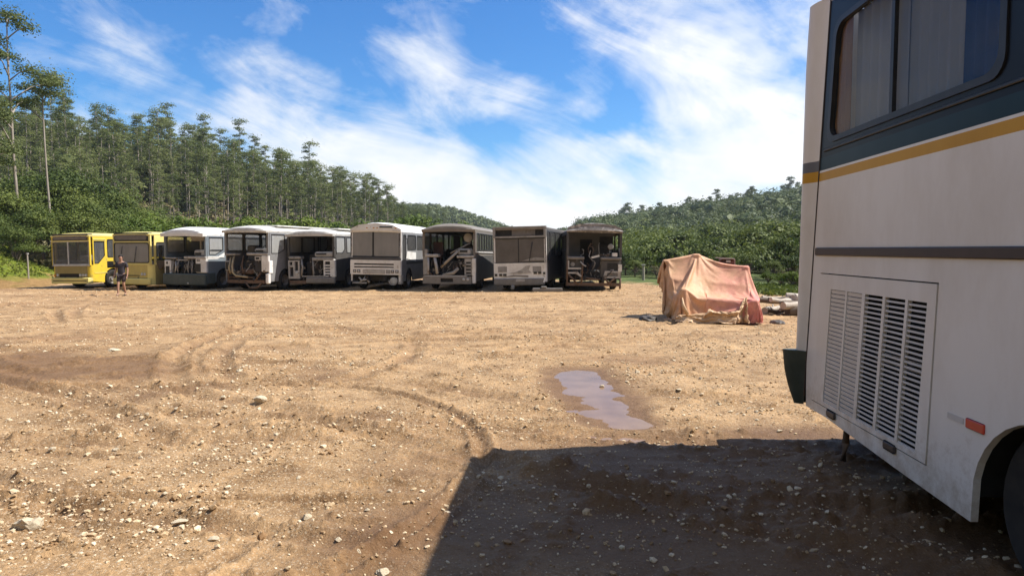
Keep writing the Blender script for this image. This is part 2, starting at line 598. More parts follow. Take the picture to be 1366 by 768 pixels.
def ground_z(x, y, fine=True):
    x = np.asarray(x, float)
    y = np.asarray(y, float)
    r = np.hypot(x, y)
    z = base_z(x, y)
    z = z + .05 * fbm(x * .22, y * .22, 3) * sstep(1, 6, r)
    z = z + .022 * fbm(x * .9, y * .9, 3)
    if not fine:
        return z
    rough = .5 + .5 * sstep(-.2, .5, fbm(x * .17 + 40, y * .17, 2))
    z = z + rough * (.014 * fbm(x * 3.1, y * 3.1, 3) + .010 * np.abs(fbm(x * 7.3 + 3, y * 7.3, 3)))
    shp = x.shape
    x, y = x.ravel(), y.ravel()
    tr = np.zeros_like(x)
    mk = np.zeros_like(x)
    for k, (cx, cy, rad, dep, w, tw) in enumerate(TRACKS):
        d0 = np.hypot(x - cx, y - cy) - rad
        ix = np.nonzero((np.abs(d0) < .35 + 3.2 * w) & (np.hypot(x, y) < 60))[0]
        if len(ix) == 0:
            continue
        X_, Y_ = x[ix], y[ix]
        a = np.arctan2(Y_ - cy, X_ - cx)
        d = d0[ix] + .25 * perlin(a * rad * .12 + k * 7.7, a * 0 + k) + .04 * perlin(a * rad * 1.1, a * 0 + k)
        on = sstep(-.12, .22, perlin(a * rad * .16 + 31.7 * k, a * 0 + 3.1 * k))
        tread = .5 + .5 * np.sin(a * rad * 2 * PI / tw + d * 9)
        lump = .35 + 2.0 * np.abs(fbm(X_ * 5.1 + k, Y_ * 5.1, 3)) * (.6 + .8 * np.abs(perlin(X_ * 15, Y_ * 15 + k)))
        q = -dep * np.exp(-(d / w) ** 2) * (.65 + .35 * tread) + dep * .95 * lump * (np.exp(-((d - w * 1.9) / (w * .62)) ** 2) + .8 * np.exp(-((d + w * 1.8) / (w * .6)) ** 2))
        tr[ix] += q * on * 1.35
        mk[ix] = np.maximum(mk[ix], on * np.exp(-(d / (1.5 * w)) ** 2))
    x, y, tr = x.reshape(shp), y.reshape(shp), tr.reshape(shp)
    RUTS['mask'] = mk
    z = z + tr
    # clods: sharp little crests where the digger turned the soil
    cl = fbm(x * 1.3 + 90, y * 2.6 + 11, 4)
    z = z + .11 * np.clip(cl - .26, 0, 1) * (1 + 1.1 * fbm(x * 9, y * 9, 2))
    p = puddle_field(x, y)
    dip = 1 - sstep(.25, 2.3, p)
    z = z * (1 - .80 * dip) - .052 * (1 - sstep(.0, 1.9, p))
    return z


nr, na = 640, 760
rad = np.concatenate([[.4, .9, 1.5, 2.1], np.geomspace(2.5, 58, nr), [64, 74, 90, 120, 170, 260, 420, 700, 1300, 2600, 5200]])
ang_f = np.linspace(R(-52), R(52), na)
ang_b = np.linspace(R(52), R(308), 90)[1:-1]
ang = np.concatenate([ang_f, ang_b])
A, RR = np.meshgrid(ang, rad)
gx, gy = np.sin(A) * RR, np.cos(A) * RR
gz = ground_z(gx, gy)
rut = np.append(RUTS['mask'], 0.0)
far = sstep(52, 75, RR)
gz = gz * (1 - far) - .35 * far
nR, nA = gx.shape
gv = np.stack([gx, gy, gz], -1).reshape(-1, 3)
ii, jj = np.meshgrid(np.arange(nR - 1), np.arange(nA), indexing='ij')
j2 = (jj + 1) % nA
gf = np.stack([ii * nA + jj, ii * nA + j2, (ii + 1) * nA + j2, (ii + 1) * nA + jj], -1).reshape(-1, 4)
gv = np.vstack([gv, [[0, 0, 0]]])
# fill the middle with thin quads so every face has four corners
c = len(gv) - 1
jm = np.arange(0, nA - 1, 2)
mid = np.stack([np.full_like(jm, c), jm + 2 if False else (jm + 2) % nA, jm + 1, jm], -1)
gf = np.vstack([gf, mid])


def soil_material():
    m, nt, out = new_mat('gravelly_soil')
    L = nt.links.new
    geo = N(nt, 'ShaderNodeNewGeometry')

    def noise(scale, detail=5.0, rough=.6, st=(1, 1, 1), dist=0.0):
        mp = N(nt, 'ShaderNodeMapping')
        mp.inputs['Scale'].default_value = st
        L(geo.outputs['Position'], mp.inputs['Vector'])
        n = N(nt, 'ShaderNodeTexNoise', Scale=scale, Detail=detail, Roughness=rough, Distortion=dist)
        L(mp.outputs['Vector'], n.inputs['Vector'])
        return n.outputs['Fac']

    def mix(f, a, b, typ='MIX'):
        n = N(nt, 'ShaderNodeMixRGB', _blend_type=typ)
        for s, v in (('Fac', f), ('Color1', a), ('Color2', b)):
            if isinstance(v, (int, float)):
                n.inputs[s].default_value = v
            elif isinstance(v, tuple):
                n.inputs[s].default_value = v + (1,)
            else:
                L(v, n.inputs[s])
        return n.outputs['Color']
    big = ramp(nt, noise(.16, 5, .6, (1, 1.6, 1)), [(.36, (.42, .275, .145)), (.52, (.365, .232, .116)), (.68, (.285, .165, .077))]).outputs['Color']
    med = ramp(nt, noise(1.7, 7, .7), [(.36, (.58, .53, .47)), (.5, (.97, .95, .92)), (.68, (1.3, 1.28, 1.24))]).outputs['Color']
    col = mix(1.0, big, med, 'MULTIPLY')
    fine = ramp(nt, noise(26, 6, .75), [(.33, (.62, .58, .52)), (.5, (1, 1, 1)), (.68, (1.32, 1.28, 1.2))]).outputs['Color']
    col = mix(1.0, col, fine, 'MULTIPLY')
    # small pale chips set in the soil
    for sc, lo, hi, c in ((60.0, .12, .20, (.56, .44, .29)), (34.0, .10, .17, (.58, .46, .31)), (17.0, .055, .085, (.66, .55, .39))):
        v = N(nt, 'ShaderNodeTexVoronoi', Scale=sc, Randomness=1.0)
        L(geo.outputs['Position'], v.inputs['Vector'])
        sepc = N(nt, 'ShaderNodeSeparateColor')
        L(v.outputs['Color'], sepc.inputs['Color'])
        thr = N(nt, 'ShaderNodeMath', _operation='GREATER_THAN')
        thr.inputs[1].default_value = .56
        L(sepc.outputs['Red'], thr.inputs[0])
        msk = ramp(nt, v.outputs['Distance'], [(lo * 1.6, (1, 1, 1)), (hi * 2.2, (0, 0, 0))]).outputs['Color']
        mm = N(nt, 'ShaderNodeMath', _operation='MULTIPLY')
        L(thr.outputs['Value'], mm.inputs[0])
        L(msk, mm.inputs[1])
        m2 = N(nt, 'ShaderNodeMath', _operation='MULTIPLY')
        m2.inputs[1].default_value = .75
        L(mm.outputs['Value'], m2.inputs[0])
        col = mix(m2.outputs['Value'], col, c)
    wet_shade = N(nt, 'ShaderNodeAttribute', _attribute_name='wet_shade')
    col = mix(wet_shade.outputs['Fac'], col, (.155, .080, .034))
    grs = N(nt, 'ShaderNodeAttribute', _attribute_name='green')
    gcol = ramp(nt, noise(.5, 5, .7), [(.35, (.05, .07, .015)), (.6, (.10, .13, .03)), (.8, (.20, .18, .07))]).outputs['Color']
    col = mix(grs.outputs['Fac'], col, gcol)
    b = N(nt, 'ShaderNodeBsdfPrincipled')
    b.inputs['Specular IOR Level'].default_value = .25
    L(col, b.inputs['Base Color'])
    rr = N(nt, 'ShaderNodeMath', _operation='MULTIPLY_ADD')
    rr.inputs[1].default_value = -.35
    rr.inputs[2].default_value = .92
    L(wet_shade.outputs['Fac'], rr.inputs[0])
    L(rr.outputs['Value'], b.inputs['Roughness'])
    h1, h2 = noise(55, 4, .7), noise(16, 6, .75)
    hh = N(nt, 'ShaderNodeMath', _operation='MULTIPLY_ADD')
    hh.inputs[1].default_value = .35
    L(h1, hh.inputs[0])
    L(h2, hh.inputs[2])
    bp = N(nt, 'ShaderNodeBump', Strength=.9, Distance=.035)
    L(hh.outputs['Value'], bp.inputs['Height'])
    L(bp.outputs['Normal'], b.inputs['Normal'])
    L(b.outputs['BSDF'], out.inputs['Surface'])
    return m


ground = np_mesh('ground', gv, gf, soil_material(), smooth=True)
tag(ground, kind='structure')
X, Y = gv[:, 0], gv[:, 1]
wn = fbm(X * .5, Y * .5, 4)
wet_shade = .85 * (1 - sstep(.85, 1.9, puddle_field(X, Y) + .5 * wn))
lw = np.hypot((X + 8.6) / 4.2, (Y - 10.2) / 2.3) + .9 * wn
wet_shade = np.maximum(wet_shade, .72 * (1 - sstep(.55, 1.15, lw)))
wet_shade = np.maximum(wet_shade, .40 * sstep(.22, .75, fbm(X * .33 + 7, Y * .6 + 5, 4)))
wet_shade = np.maximum(wet_shade, .55 * rut * (.5 + .5 * sstep(-.3, .3, wn)))
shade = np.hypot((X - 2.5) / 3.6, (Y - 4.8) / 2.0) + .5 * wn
wet_shade = np.maximum(wet_shade, .85 * (1 - sstep(.7, 1.25, shade)))  # coach shadow darkened into the soil colour, over truly damp mud
a = ground.data.attributes.new('wet_shade', 'FLOAT', 'POINT')
a.data.foreach_set('value', wet_shade.astype(np.float32))


def yard_edge(x):
    """depth at which the yard gives way to grass and scrub"""
    return np.interp(x, [-60, -36, -30, -22, 0, 4, 7, 9, 12, 20, 60], [28, 30, 41, 47, 46, 40, 36, 30, 25, 22, 15])


gr = sstep(-1.5, 3.0, Y - yard_edge(X) + 4 * wn)
a = ground.data.attributes.new('green', 'FLOAT', 'POINT')
a.data.foreach_set('value', gr.astype(np.float32))


# puddle water: one muddy sheet whose shore is where it meets the soil
def muddy_water():
    m, nt, out = new_mat('muddy_water')
    L = nt.links.new
    geo = N(nt, 'ShaderNodeNewGeometry')
    n = N(nt, 'ShaderNodeTexNoise', Scale=2.2, Detail=4.0)
    L(geo.outputs['Position'], n.inputs['Vector'])
    r = ramp(nt, n.outputs['Fac'], [(.35, (.19, .115, .07)), (.65, (.25, .155, .095))])
    b = N(nt, 'ShaderNodeBsdfPrincipled', Roughness=.13)
    b.inputs['IOR'].default_value = 1.33
    b.inputs['Specular IOR Level'].default_value = .3
    L(r.outputs['Color'], b.inputs['Base Color'])
    n2 = N(nt, 'ShaderNodeTexNoise', Scale=9.0, Detail=3.0)
    L(geo.outputs['Position'], n2.inputs['Vector'])
    bp = N(nt, 'ShaderNodeBump', Strength=.05, Distance=.02)
    L(n2.outputs['Fac'], bp.inputs['Height'])
    L(bp.outputs['Normal'], b.inputs['Normal'])
    L(b.outputs['BSDF'], out.inputs['Surface'])
    return m


pw = MB()
ring = []
for k in range(40):
    t = 2 * PI * k / 40
    ring.append((1.10 + .85 * math.cos(t), 8.75 + 2.3 * math.sin(t), -.033))
pw.add(ring, [tuple(range(40))])
tag(pw.build('puddle', muddy_water()), kind='structure')

# ------------------------------------------------------------------ loose gravel
ICO_V, ICO_F = None, None
_bm = bmesh.new()
bmesh.ops.create_icosphere(_bm, subdivisions=1, radius=1.0)
_bm.verts.ensure_lookup_table()
ICO_V = np.array([v.co[:] for v in _bm.verts])
ICO_F = np.array([[v.index for v in f.verts] for f in _bm.faces])
_bm.free()


def stones_mesh(name, px, py, size, mat, sink=.35, zoff=None, flat=(.35, .8)):
    n = len(px)
    sc = np.stack([np.ones(n), RNG.uniform(.55, 1, n), RNG.uniform(flat[0], flat[1], n)], 1) * size[:, None]
    jit = RNG.uniform(.72, 1.2, (n, len(ICO_V), 1))
    v = ICO_V[None] * jit * sc[:, None, :]
    a = RNG.uniform(0, 2 * PI, n)
    ca, sa = np.cos(a)[:, None], np.sin(a)[:, None]
    tl = RNG.normal(0, .25, n)[:, None]
    x = v[..., 0] * ca - v[..., 1] * sa
    y = v[..., 0] * sa + v[..., 1] * ca
    z = v[..., 2] + x * tl
    gz_ = ground_z(px, py) if zoff is None else zoff
    z = z + (gz_ + sc[:, 2] * (1 - 2 * sink))[:, None]
    V = np.stack([x + px[:, None], y + py[:, None], z], -1).reshape(-1, 3)
    F = (ICO_F[None] + (np.arange(n) * len(ICO_V))[:, None, None]).reshape(-1, 3)
    tint = np.repeat(RNG.uniform(0, 1, n), len(ICO_F))
    return np_mesh(name, V, F, mat, tint=tint)


def stone_material(name, stops):
    m, nt, out = new_mat(name)
    L = nt.links.new
    at_ = N(nt, 'ShaderNodeAttribute', _attribute_name='tint')
    r = ramp(nt, at_.outputs['Fac'], stops)
    geo = N(nt, 'ShaderNodeNewGeometry')
    n = N(nt, 'ShaderNodeTexNoise', Scale=30.0, Detail=5.0, Roughness=.7)
    L(geo.outputs['Position'], n.inputs['Vector'])
    r2 = ramp(nt, n.outputs['Fac'], [(.35, (.7, .66, .6)), (.65, (1.1, 1.1, 1.1))])
    mx = N(nt, 'ShaderNodeMixRGB', _blend_type='MULTIPLY', Fac=1.0)
    L(r.outputs['Color'], mx.inputs['Color1'])
    L(r2.outputs['Color'], mx.inputs['Color2'])
    b = N(nt, 'ShaderNodeBsdfPrincipled', Roughness=.9)
    b.inputs['Specular IOR Level'].default_value = .2
    L(mx.outputs['Color'], b.inputs['Base Color'])
    bp = N(nt, 'ShaderNodeBump', Strength=.6, Distance=.01)
    L(n.outputs['Fac'], bp.inputs['Height'])
    L(bp.outputs['Normal'], b.inputs['Normal'])
    L(b.outputs['BSDF'], out.inputs['Surface'])
    return m


M['stone'] = stone_material('gravel_stone', [(0, (.26, .155, .075)), (.3, (.42, .285, .155)), (.65, (.60, .46, .29)), (1, (.74, .63, .46))])
M['pale_stone'] = stone_material('pale_stone', [(0, (.60, .49, .34)), (1, (.72, .62, .46))])
n = 150000
rr = np.exp(RNG.uniform(math.log(3.0), math.log(42), n))
aa = RNG.uniform(R(-47), R(47), n)
px, py = np.sin(aa) * rr, np.cos(aa) * rr
dens = fbm(px * .35 + 12, py * .5 + 60, 3) + .35 * RNG.uniform(-1, 1, n)
wz = np.hypot((px + 8.6) / 4.2, (py - 10.2) / 2.3)
keep = (dens > -.02) & (puddle_field(px, py) > 1.15) & (py < yard_edge(px) + 1) & (wz > .9)
px, py, rr = px[keep], py[keep], rr[keep]
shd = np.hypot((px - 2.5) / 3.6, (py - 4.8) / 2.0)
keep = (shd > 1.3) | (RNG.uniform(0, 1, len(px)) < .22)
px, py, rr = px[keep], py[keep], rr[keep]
sz = np.clip(RNG.lognormal(math.log(.0060), .60, len(px)) * (1 + rr * .05), .004, .034)
tag(stones_mesh('gravel', px, py, sz, M['stone']), kind='stuff')

# bigger stones, each one lying loose: photo pixel, half size
ROCKS = [(84, 618 + 70, .0, None)]
rock_defs = [
    ((41, 702), .105, 'largest pale rock, split in two lobes, at the lower left edge of the yard', (.5, .8)),
    ((347, 534), .085, 'angular pale rock standing highest on the open middle of the yard', (.6, .9)),
    ((153, 467), .16, 'long flat pale slab of stone in front of the second yellow bus', (.16, .24)),
    ((470, 488), .085, 'rounded pale stone lying alone in front of the fourth wrecked bus', (.5, .8)),
    ((320, 495), .075, 'flat pale stone between the long slab and the tallest angular rock', (.25, .4)),
    ((240, 696), .055, 'flat whitish stone to the right of the largest two-lobed rock', (.3, .4)),
    ((803, 517), .05, 'small white stone lying in the middle of the muddy puddle', (.6, .8)),
    ((510, 764), .05, 'pale stone at the bottom edge of the photo, left of the shadow corner', (.4, .6)),
]
extra = [(60, 469), (203, 517), (143, 513), (298, 530), (300, 543), (235, 545), (196, 553), (368, 580), (398, 637), (340, 605), (136, 680), (220, 658), (205, 673), (285, 720), (345, 717),
         (490, 680), (478, 735), (545, 700), (520, 655), (452, 720), (410, 690), (155, 600), (70, 600), (552, 520), (505, 545), (580, 480), (640, 470), (850, 497), (868, 500), (905, 520), (960, 540), (1010, 560), (935, 505), (1040, 575)]
rock_proto = []
for k in range(5):
    bm = bmesh.new()
    bmesh.ops.create_icosphere(bm, subdivisions=3, radius=1.0)
    rs = np.random.default_rng(60 + k)
    planes = [(Vector(rs.normal(size=3)).normalized(), rs.uniform(.55, .85)) for _ in range(11)]
    for v in bm.verts:
        for nrm, dd in planes:
            h = v.co.dot(nrm) - dd
            if h > 0:
                v.co -= nrm * h
        v.co *= 1 + .04 * rs.normal()
    if k == 0:
        for v in bm.verts:
            v.co.z -= .35 * math.exp(-((v.co.x - .1) / .16) ** 2)
    me = bpy.data.meshes.new('rock')
    bm.to_mesh(me)
    bm.free()
    me.materials.append(M['rockmat'] if 'rockmat' in M else M.setdefault('rockmat', weathered('pale_rock', (.66, .56, .40), (.52, .41, .26), .9, 7, c3=(.46, .33, .19), c3amt=.30, bump=.6, bscale=25)))
    rock_proto.append(me)


def gpt(px_, py_):
    d = at(px_, py_, 10.0) - Vector((0, 0, CAM_H))
    k = -CAM_H / d.z
    return d.x * k, d.y * k


def rock(pp, s, label, flat, group=None, k=0):
    x, y = gpt(*pp)
    for _ in range(4):
        z = float(ground_z(np.array([x]), np.array([y]))[0])
        d = at(pp[0], pp[1], 10.0) - Vector((0, 0, CAM_H))
        kk = (z - CAM_H) / d.z
        x, y = d.x * kk, d.y * kk
    o = bpy.data.objects.new('rock', rock_proto[k])
    fz = random.uniform(*flat)
    o.location = (x, y, z + s * fz * .32)
    o.rotation_euler = (random.uniform(-.15, .15), random.uniform(-.15, .15), random.uniform(0, 6))
    o.scale = (s, s * random.uniform(.65, .95), s * fz)
    COL.objects.link(o)
    tag(o, label, 'rock', group or 'loose rocks on the yard')


for i, (pp, s, lb, fl) in enumerate(rock_defs):
    rock(pp, s, lb, fl, k=0 if i == 0 else 1 + i % 4)
for i, pp in enumerate(extra):
    d_ = gpt(*pp)[1]
    rock(pp, random.uniform(.026, .04) * (.65 + d_ * .06), 'small pale stone lying loose on the brown gravel yard, alike in size and colour', (.4, .7), k=1 + i % 4)
# ------------------------------------------------------------------ hills
def left_edge(y):
    """where the plantation slope begins on the left"""
    return np.interp(y, [60, 95, 130, 170, 330], [-80, -72, -52, -37, -31])


def hill_z(x, y):
    x = np.asarray(x, float)
    y = np.asarray(y, float)
    zl = np.clip(left_edge(y) + 2 - x + 3 * perlin(x * .03, y * .03), 0, 200)
    zl = 62 * (1 - np.exp(-zl * .28 / 62)) * (1 - .55 * sstep(230, 420, y))
    # right-hand ridge
    ux, uy = .556, -.831
    u = (x - 73) * ux + (y - 420) * uy
    d = (73 - x) * .831 + (420 - y) * .556
    rh = np.interp(u, [-190, -110, -40, 0, 120, 240, 420, 700], [0, 1, 6, 11, 21, 31, 40, 45])
    zr = rh * sstep(-260, 0, -np.abs(d) * np.where(d > 0, 1.22, .7)) ** .9
    far1 = 30 * np.exp(-.5 * ((x + 72) / 58) ** 2 - .5 * ((y - 520) / 95) ** 2)
    far2 = 22 * np.exp(-.5 * ((x - 112) / 64) ** 2 - .5 * ((y - 640) / 90) ** 2)
    z = np.maximum.reduce([zl, zr, far1, far2]) + .12 * (zl + zr + far1 + far2)
    z = z + 1.6 * fbm(x * .025, y * .025, 3) * sstep(2, 14, z)
    e = sstep(0, 9, y - yard_edge(x) - 1.5)
    return np.where(y > yard_edge(x) - 1, -.5 + e * .55 + z * sstep(1, 12, y - yard_edge(x)), -.6)


def terrain_mat():
    m, nt, out = new_mat('undergrowth_floor')
    L = nt.links.new
    geo = N(nt, 'ShaderNodeNewGeometry')
    n = N(nt, 'ShaderNodeTexNoise', Scale=.06, Detail=9.0, Roughness=.7)
    L(geo.outputs['Position'], n.inputs['Vector'])
    r = ramp(nt, n.outputs['Fac'], [(.34, (.03, .045, .012)), (.5, (.055, .07, .02)), (.62, (.09, .085, .035)), (.72, (.15, .11, .06))])
    b = N(nt, 'ShaderNodeBsdfPrincipled', Roughness=.95)
    b.inputs['Specular IOR Level'].default_value = .1
    L(r.outputs['Color'], b.inputs['Base Color'])
    n2 = N(nt, 'ShaderNodeTexNoise', Scale=.8, Detail=8.0, Roughness=.75)
    L(geo.outputs['Position'], n2.inputs['Vector'])
    bp = N(nt, 'ShaderNodeBump', Strength=1.0, Distance=.7)
    L(n2.outputs['Fac'], bp.inputs['Height'])
    L(bp.outputs['Normal'], b.inputs['Normal'])
    L(b.outputs['BSDF'], out.inputs['Surface'])
    return m


hx = np.concatenate([np.linspace(-520, -125, 40), np.linspace(-122, 130, 170), np.linspace(134, 620, 50)])
hy = np.concatenate([np.linspace(14, 130, 110), np.geomspace(133, 1000, 80)])
HX, HY = np.meshgrid(hx, hy)
hz = hill_z(HX, HY)
hv = np.stack([HX, HY, hz], -1).reshape(-1, 3)
a_, b_ = np.meshgrid(np.arange(len(hy) - 1), np.arange(len(hx) - 1), indexing='ij')
w_ = len(hx)
hf = np.stack([a_ * w_ + b_, a_ * w_ + b_ + 1, (a_ + 1) * w_ + b_ + 1, (a_ + 1) * w_ + b_], -1).reshape(-1, 4)
tag(np_mesh('hills', hv, hf, terrain_mat(), smooth=True), kind='structure')

# grassy bank at the left edge of the yard: a mound of cut earth with turf on its crown
def bank_mat():
    m, nt, out = new_mat('grassy_bank')
    L = nt.links.new
    geo = N(nt, 'ShaderNodeNewGeometry')
    at_ = N(nt, 'ShaderNodeAttribute', _attribute_name='turf')
    n = N(nt, 'ShaderNodeTexNoise', Scale=2.5, Detail=8.0, Roughness=.7)
    L(geo.outputs['Position'], n.inputs['Vector'])
    g = ramp(nt, n.outputs['Fac'], [(.35, (.09, .12, .012)), (.6, (.155, .18, .022)), (.75, (.22, .21, .05))])
    e = ramp(nt, n.outputs['Fac'], [(.35, (.20, .12, .045)), (.65, (.33, .20, .085))])
    mx = N(nt, 'ShaderNodeMixRGB')
    L(at_.outputs['Fac'], mx.inputs['Fac'])
    L(e.outputs['Color'], mx.inputs['Color1'])
    L(g.outputs['Color'], mx.inputs['Color2'])
    b = N(nt, 'ShaderNodeBsdfPrincipled', Roughness=.95)
    b.inputs['Specular IOR Level'].default_value = .1
    L(mx.outputs['Color'], b.inputs['Base Color'])
    bp = N(nt, 'ShaderNodeBump', Strength=.9, Distance=.15)
    L(n.outputs['Fac'], bp.inputs['Height'])
    L(bp.outputs['Normal'], b.inputs['Normal'])
    L(b.outputs['BSDF'], out.inputs['Surface'])
    return m


bx, by = np.meshgrid(np.linspace(-50, -26, 120), np.linspace(33.5, 60, 110))
bz = 2.6 * (1 - sstep(-36.5, -26.8, bx + .4 * (by - 42))) * sstep(34.5, 40.5, by + .25 * (bx + 34))
bz = bz * (1 + .12 * fbm(bx * .3, by * .3, 4)) + .10 * fbm(bx * 1.2, by * 1.2, 4) * np.minimum(bz, 1) - .30
bv = np.stack([bx, by, bz], -1).reshape(-1, 3)
nb = bx.shape[1]
a_, b_ = np.meshgrid(np.arange(bx.shape[0] - 1), np.arange(nb - 1), indexing='ij')
bf = np.stack([a_ * nb + b_, a_ * nb + b_ + 1, (a_ + 1) * nb + b_ + 1, (a_ + 1) * nb + b_], -1).reshape(-1, 4)
bo = tag(np_mesh('grass_bank', bv, bf, bank_mat(), smooth=True), kind='structure')
tf = sstep(.25, .85, bz + .3 + .5 * fbm(bx * .6, by * .6, 3))
bo.data.attributes.new('turf', 'FLOAT', 'POINT').data.foreach_set('value', tf.ravel().astype(np.float32))


def land_z(x, y):
    return max(float(hill_z(np.array([x]), np.array([y]))[0]), float(base_z(np.array([x]), np.array([y]))[0]) - .25)


# ------------------------------------------------------------------ trees
def clump_leaves(rs, cen, rad, n, flat=.6, shell=.55):
    """leaf positions in an ellipsoidal clump, denser on top and outside"""
    d = rs.normal(size=(n, 3))
    d /= np.linalg.norm(d, axis=1)[:, None]
    d[:, 2] = np.where(d[:, 2] < -.25, -d[:, 2] * .6, d[:, 2])
    r = shell + (1 - shell) * rs.uniform(0, 1, n)
    r *= 1 + .25 * rs.normal(size=n)
    p = d * (r * rad)[:, None]
    p[:, 2] *= flat
    d[:, 2] += .25
    return p + cen, d


def eucalypt_meshes(seed, h, nclump=12, leaves=105, leaf=.42, spread=1.7, crown_lo=.5, top=1.1):
    rs = np.random.default_rng(seed)
    bend = rs.normal(0, .012 * h, (7, 2)).cumsum(0) * .35
    zs = np.linspace(-.6, h * .97, 7)
    axis = [Vector((bend[i][0], bend[i][1], zs[i])) for i in range(7)]
    tb = MB()
    tb.tube(axis, [.0105 * h * (1 - .9 * (i / 6) ** .9) * .62 + .025 for i in range(7)], n=7)

    def on_axis(z):
        k = min(5, max(0, int((z + .6) / (h * .97 + .6) * 6)))
        t = (z - zs[k]) / (zs[k + 1] - zs[k])
        return axis[k].lerp(axis[k + 1], t)
    cs = []
    ns = []
    szs = []
    tint = []
    for i in range(nclump):
        f = crown_lo + (1 - crown_lo) * ((i + .6) / nclump) ** .9
        z = h * f
        wid = spread * (1.05 - .55 * ((f - crown_lo) / (1 - crown_lo)) ** 1.4) * rs.uniform(.45, 1.1)
        if i == nclump - 1:
            wid = .15
        th = rs.uniform(0, 2 * PI)
        base = on_axis(min(z - wid * .7, h * .93))
        tip = on_axis(min(z, h * .96)) + Vector((math.cos(th) * wid, math.sin(th) * wid, 0))
        if wid > .4:
            tb.tube([base, base.lerp(tip, .55) + Vector((0, 0, .12 * wid)), tip], [.045 + .012 * wid, .04, .02], n=5, cap=False)
        rad = rs.uniform(.75, 1.15) * (.75 + .35 * spread / 1.7) * (top if i > nclump - 3 else 1)
        nn = int(leaves * rs.uniform(.7, 1.2))
        p_, d_ = clump_leaves(rs, np.array(tip) + np.array([0, 0, -.1 * rad]), rad, nn, .72 if i > nclump - 4 else .6)
        cs.append(p_)
        ns.append(d_)
        szs.append(rs.uniform(.6, 1.2, nn) * leaf)
        tint.append(np.clip(rs.normal(.5, .22, nn) + rs.normal(0, .12), 0, 1))
    cen = np.vstack(cs)
    v, fq = leaf_quads(cen, np.concatenate(szs), .25, rs, base=np.vstack(ns))
    return tb, v, fq, np.concatenate(tint)


def broad_meshes(seed, h, w, nclump=26, leaves=110, leaf=.34):
    rs = np.random.default_rng(seed)
    tb = MB()
    tb.tube([(0, 0, -.5), (.05 * w, 0, h * .25), (.02, .04 * w, h * .6)], [.05 * h * .5 + .05, .04 * h * .5 + .03, .05], n=7)
    cs, ns, szs, tint = [], [], [], []
    for i in range(nclump):
        d = rs.normal(size=3)
        d /= np.linalg.norm(d)
        d[2] = abs(d[2]) * 1.15 - .25
        r = rs.uniform(.45, .92)
        c = np.array([d[0] * w * .5 * r, d[1] * w * .5 * r, h * .52 + d[2] * h * .42 * r])
        tb.tube([(0, 0, h * .22), tuple(c * .55 + np.array([0, 0, h * .12])), tuple(c)], [.07, .05, .02], n=4, cap=False)
        nn = int(leaves * rs.uniform(.7, 1.3))
        p_, d_ = clump_leaves(rs, c, rs.uniform(.125, .22) * (w + h) * .5, nn, .75, .75)
        cs.append(p_)
        ns.append(d_)
        szs.append(rs.uniform(.6, 1.25, nn) * leaf)
        tint.append(np.clip(rs.normal(.5, .2, nn) + rs.normal(0, .2), 0, 1))
    cen = np.vstack(cs)
    cen[:, 2] = np.maximum(cen[:, 2], .1)
    v, fq = leaf_quads(cen, np.concatenate(szs), .35, rs, base=np.vstack(ns), jit=.45)
    return tb, v, fq, np.concatenate(tint)


def tree_proto(name, meshes, bark, leafm, crown='crown'):
    tb, v, fq, tint = meshes
    root = empty(name, (0, 0, 0))
    tb.build('trunk', bark, root, smooth=True)
    np_mesh(crown, v, fq, leafm, root, tint=tint)
    return root


class Kind:
    """a few different plants of one kind; the first planting of each moves the plant itself, later ones copy it"""
    def __init__(s, protos, heights):
        s.p, s.h, s.used = protos, heights, [False] * len(protos)

    def plant(s, x, y, z, h, label, cat, group, k=None):
        k = random.randrange(len(s.p)) if k is None else k
        o = s.p[k] if not s.used[k] else copy_tree(s.p[k])
        s.used[k] = True
        q = h / s.h[k]
        o.location = (x, y, z)
        o.rotation_euler = (0, 0, random.uniform(0, 2 * PI))
        o.scale = (q * random.uniform(.9, 1.12), q * random.uniform(.9, 1.12), q)
        tag(o, label, cat, group)
        return o

    def drop_unused(s):
        for k, u in enumerate(s.used):
            if not u:
                for c in list(s.p[k].children):
                    bpy.data.objects.remove(c)
                bpy.data.objects.remove(s.p[k])


EUC_H = [21, 22, 20, 23, 21, 19, 22]
euc_m = [eucalypt_meshes(100 + i, EUC_H[i], 16 + i % 4, 135, .34, 1.55 + .25 * (i % 3), [.40, .46, .36, .50, .42, .38, .48][i], 1.55) for i in range(7)]
euc = Kind([tree_proto('eucalyptus_tree', m_, M['bark'], M['euc']) for m_ in euc_m], EUC_H)

# rows of the plantation on the left slope
spots = []
rowx = 0.0
for k in range(26):
    yy = 62.0
    while yy < 330:
        x = float(left_edge(yy)) + rowx + random.uniform(-1.3, 1.3)
        if abs(x / yy) < .80:
            spots.append((x, yy + random.uniform(-1, 1)))
        yy += random.uniform(2.6, 4.2) * (1 + yy / 160)
    rowx -= 3.4
spots.sort(key=lambda p: p[0] ** 2 * 2.2 + p[1] ** 2)
NEAR = spots[:224]
REST = spots[224:]
for (x, y) in NEAR:
    hh = random.uniform(12.5, 18.5) * (1.0 if random.random() > .16 else 1.22)
    hh *= 1 + .17 * float(sstep(125, 165, y)) * (1 - float(sstep(250, 330, y)))
    if y < 125:
        hh = random.uniform(11, 14.5)
    euc.plant(x, y, land_z(x, y), hh, 'slim pale-trunked eucalyptus among its like in the plantation on the wooded left slope', 'tree', 'eucalyptus plantation on the left slope')
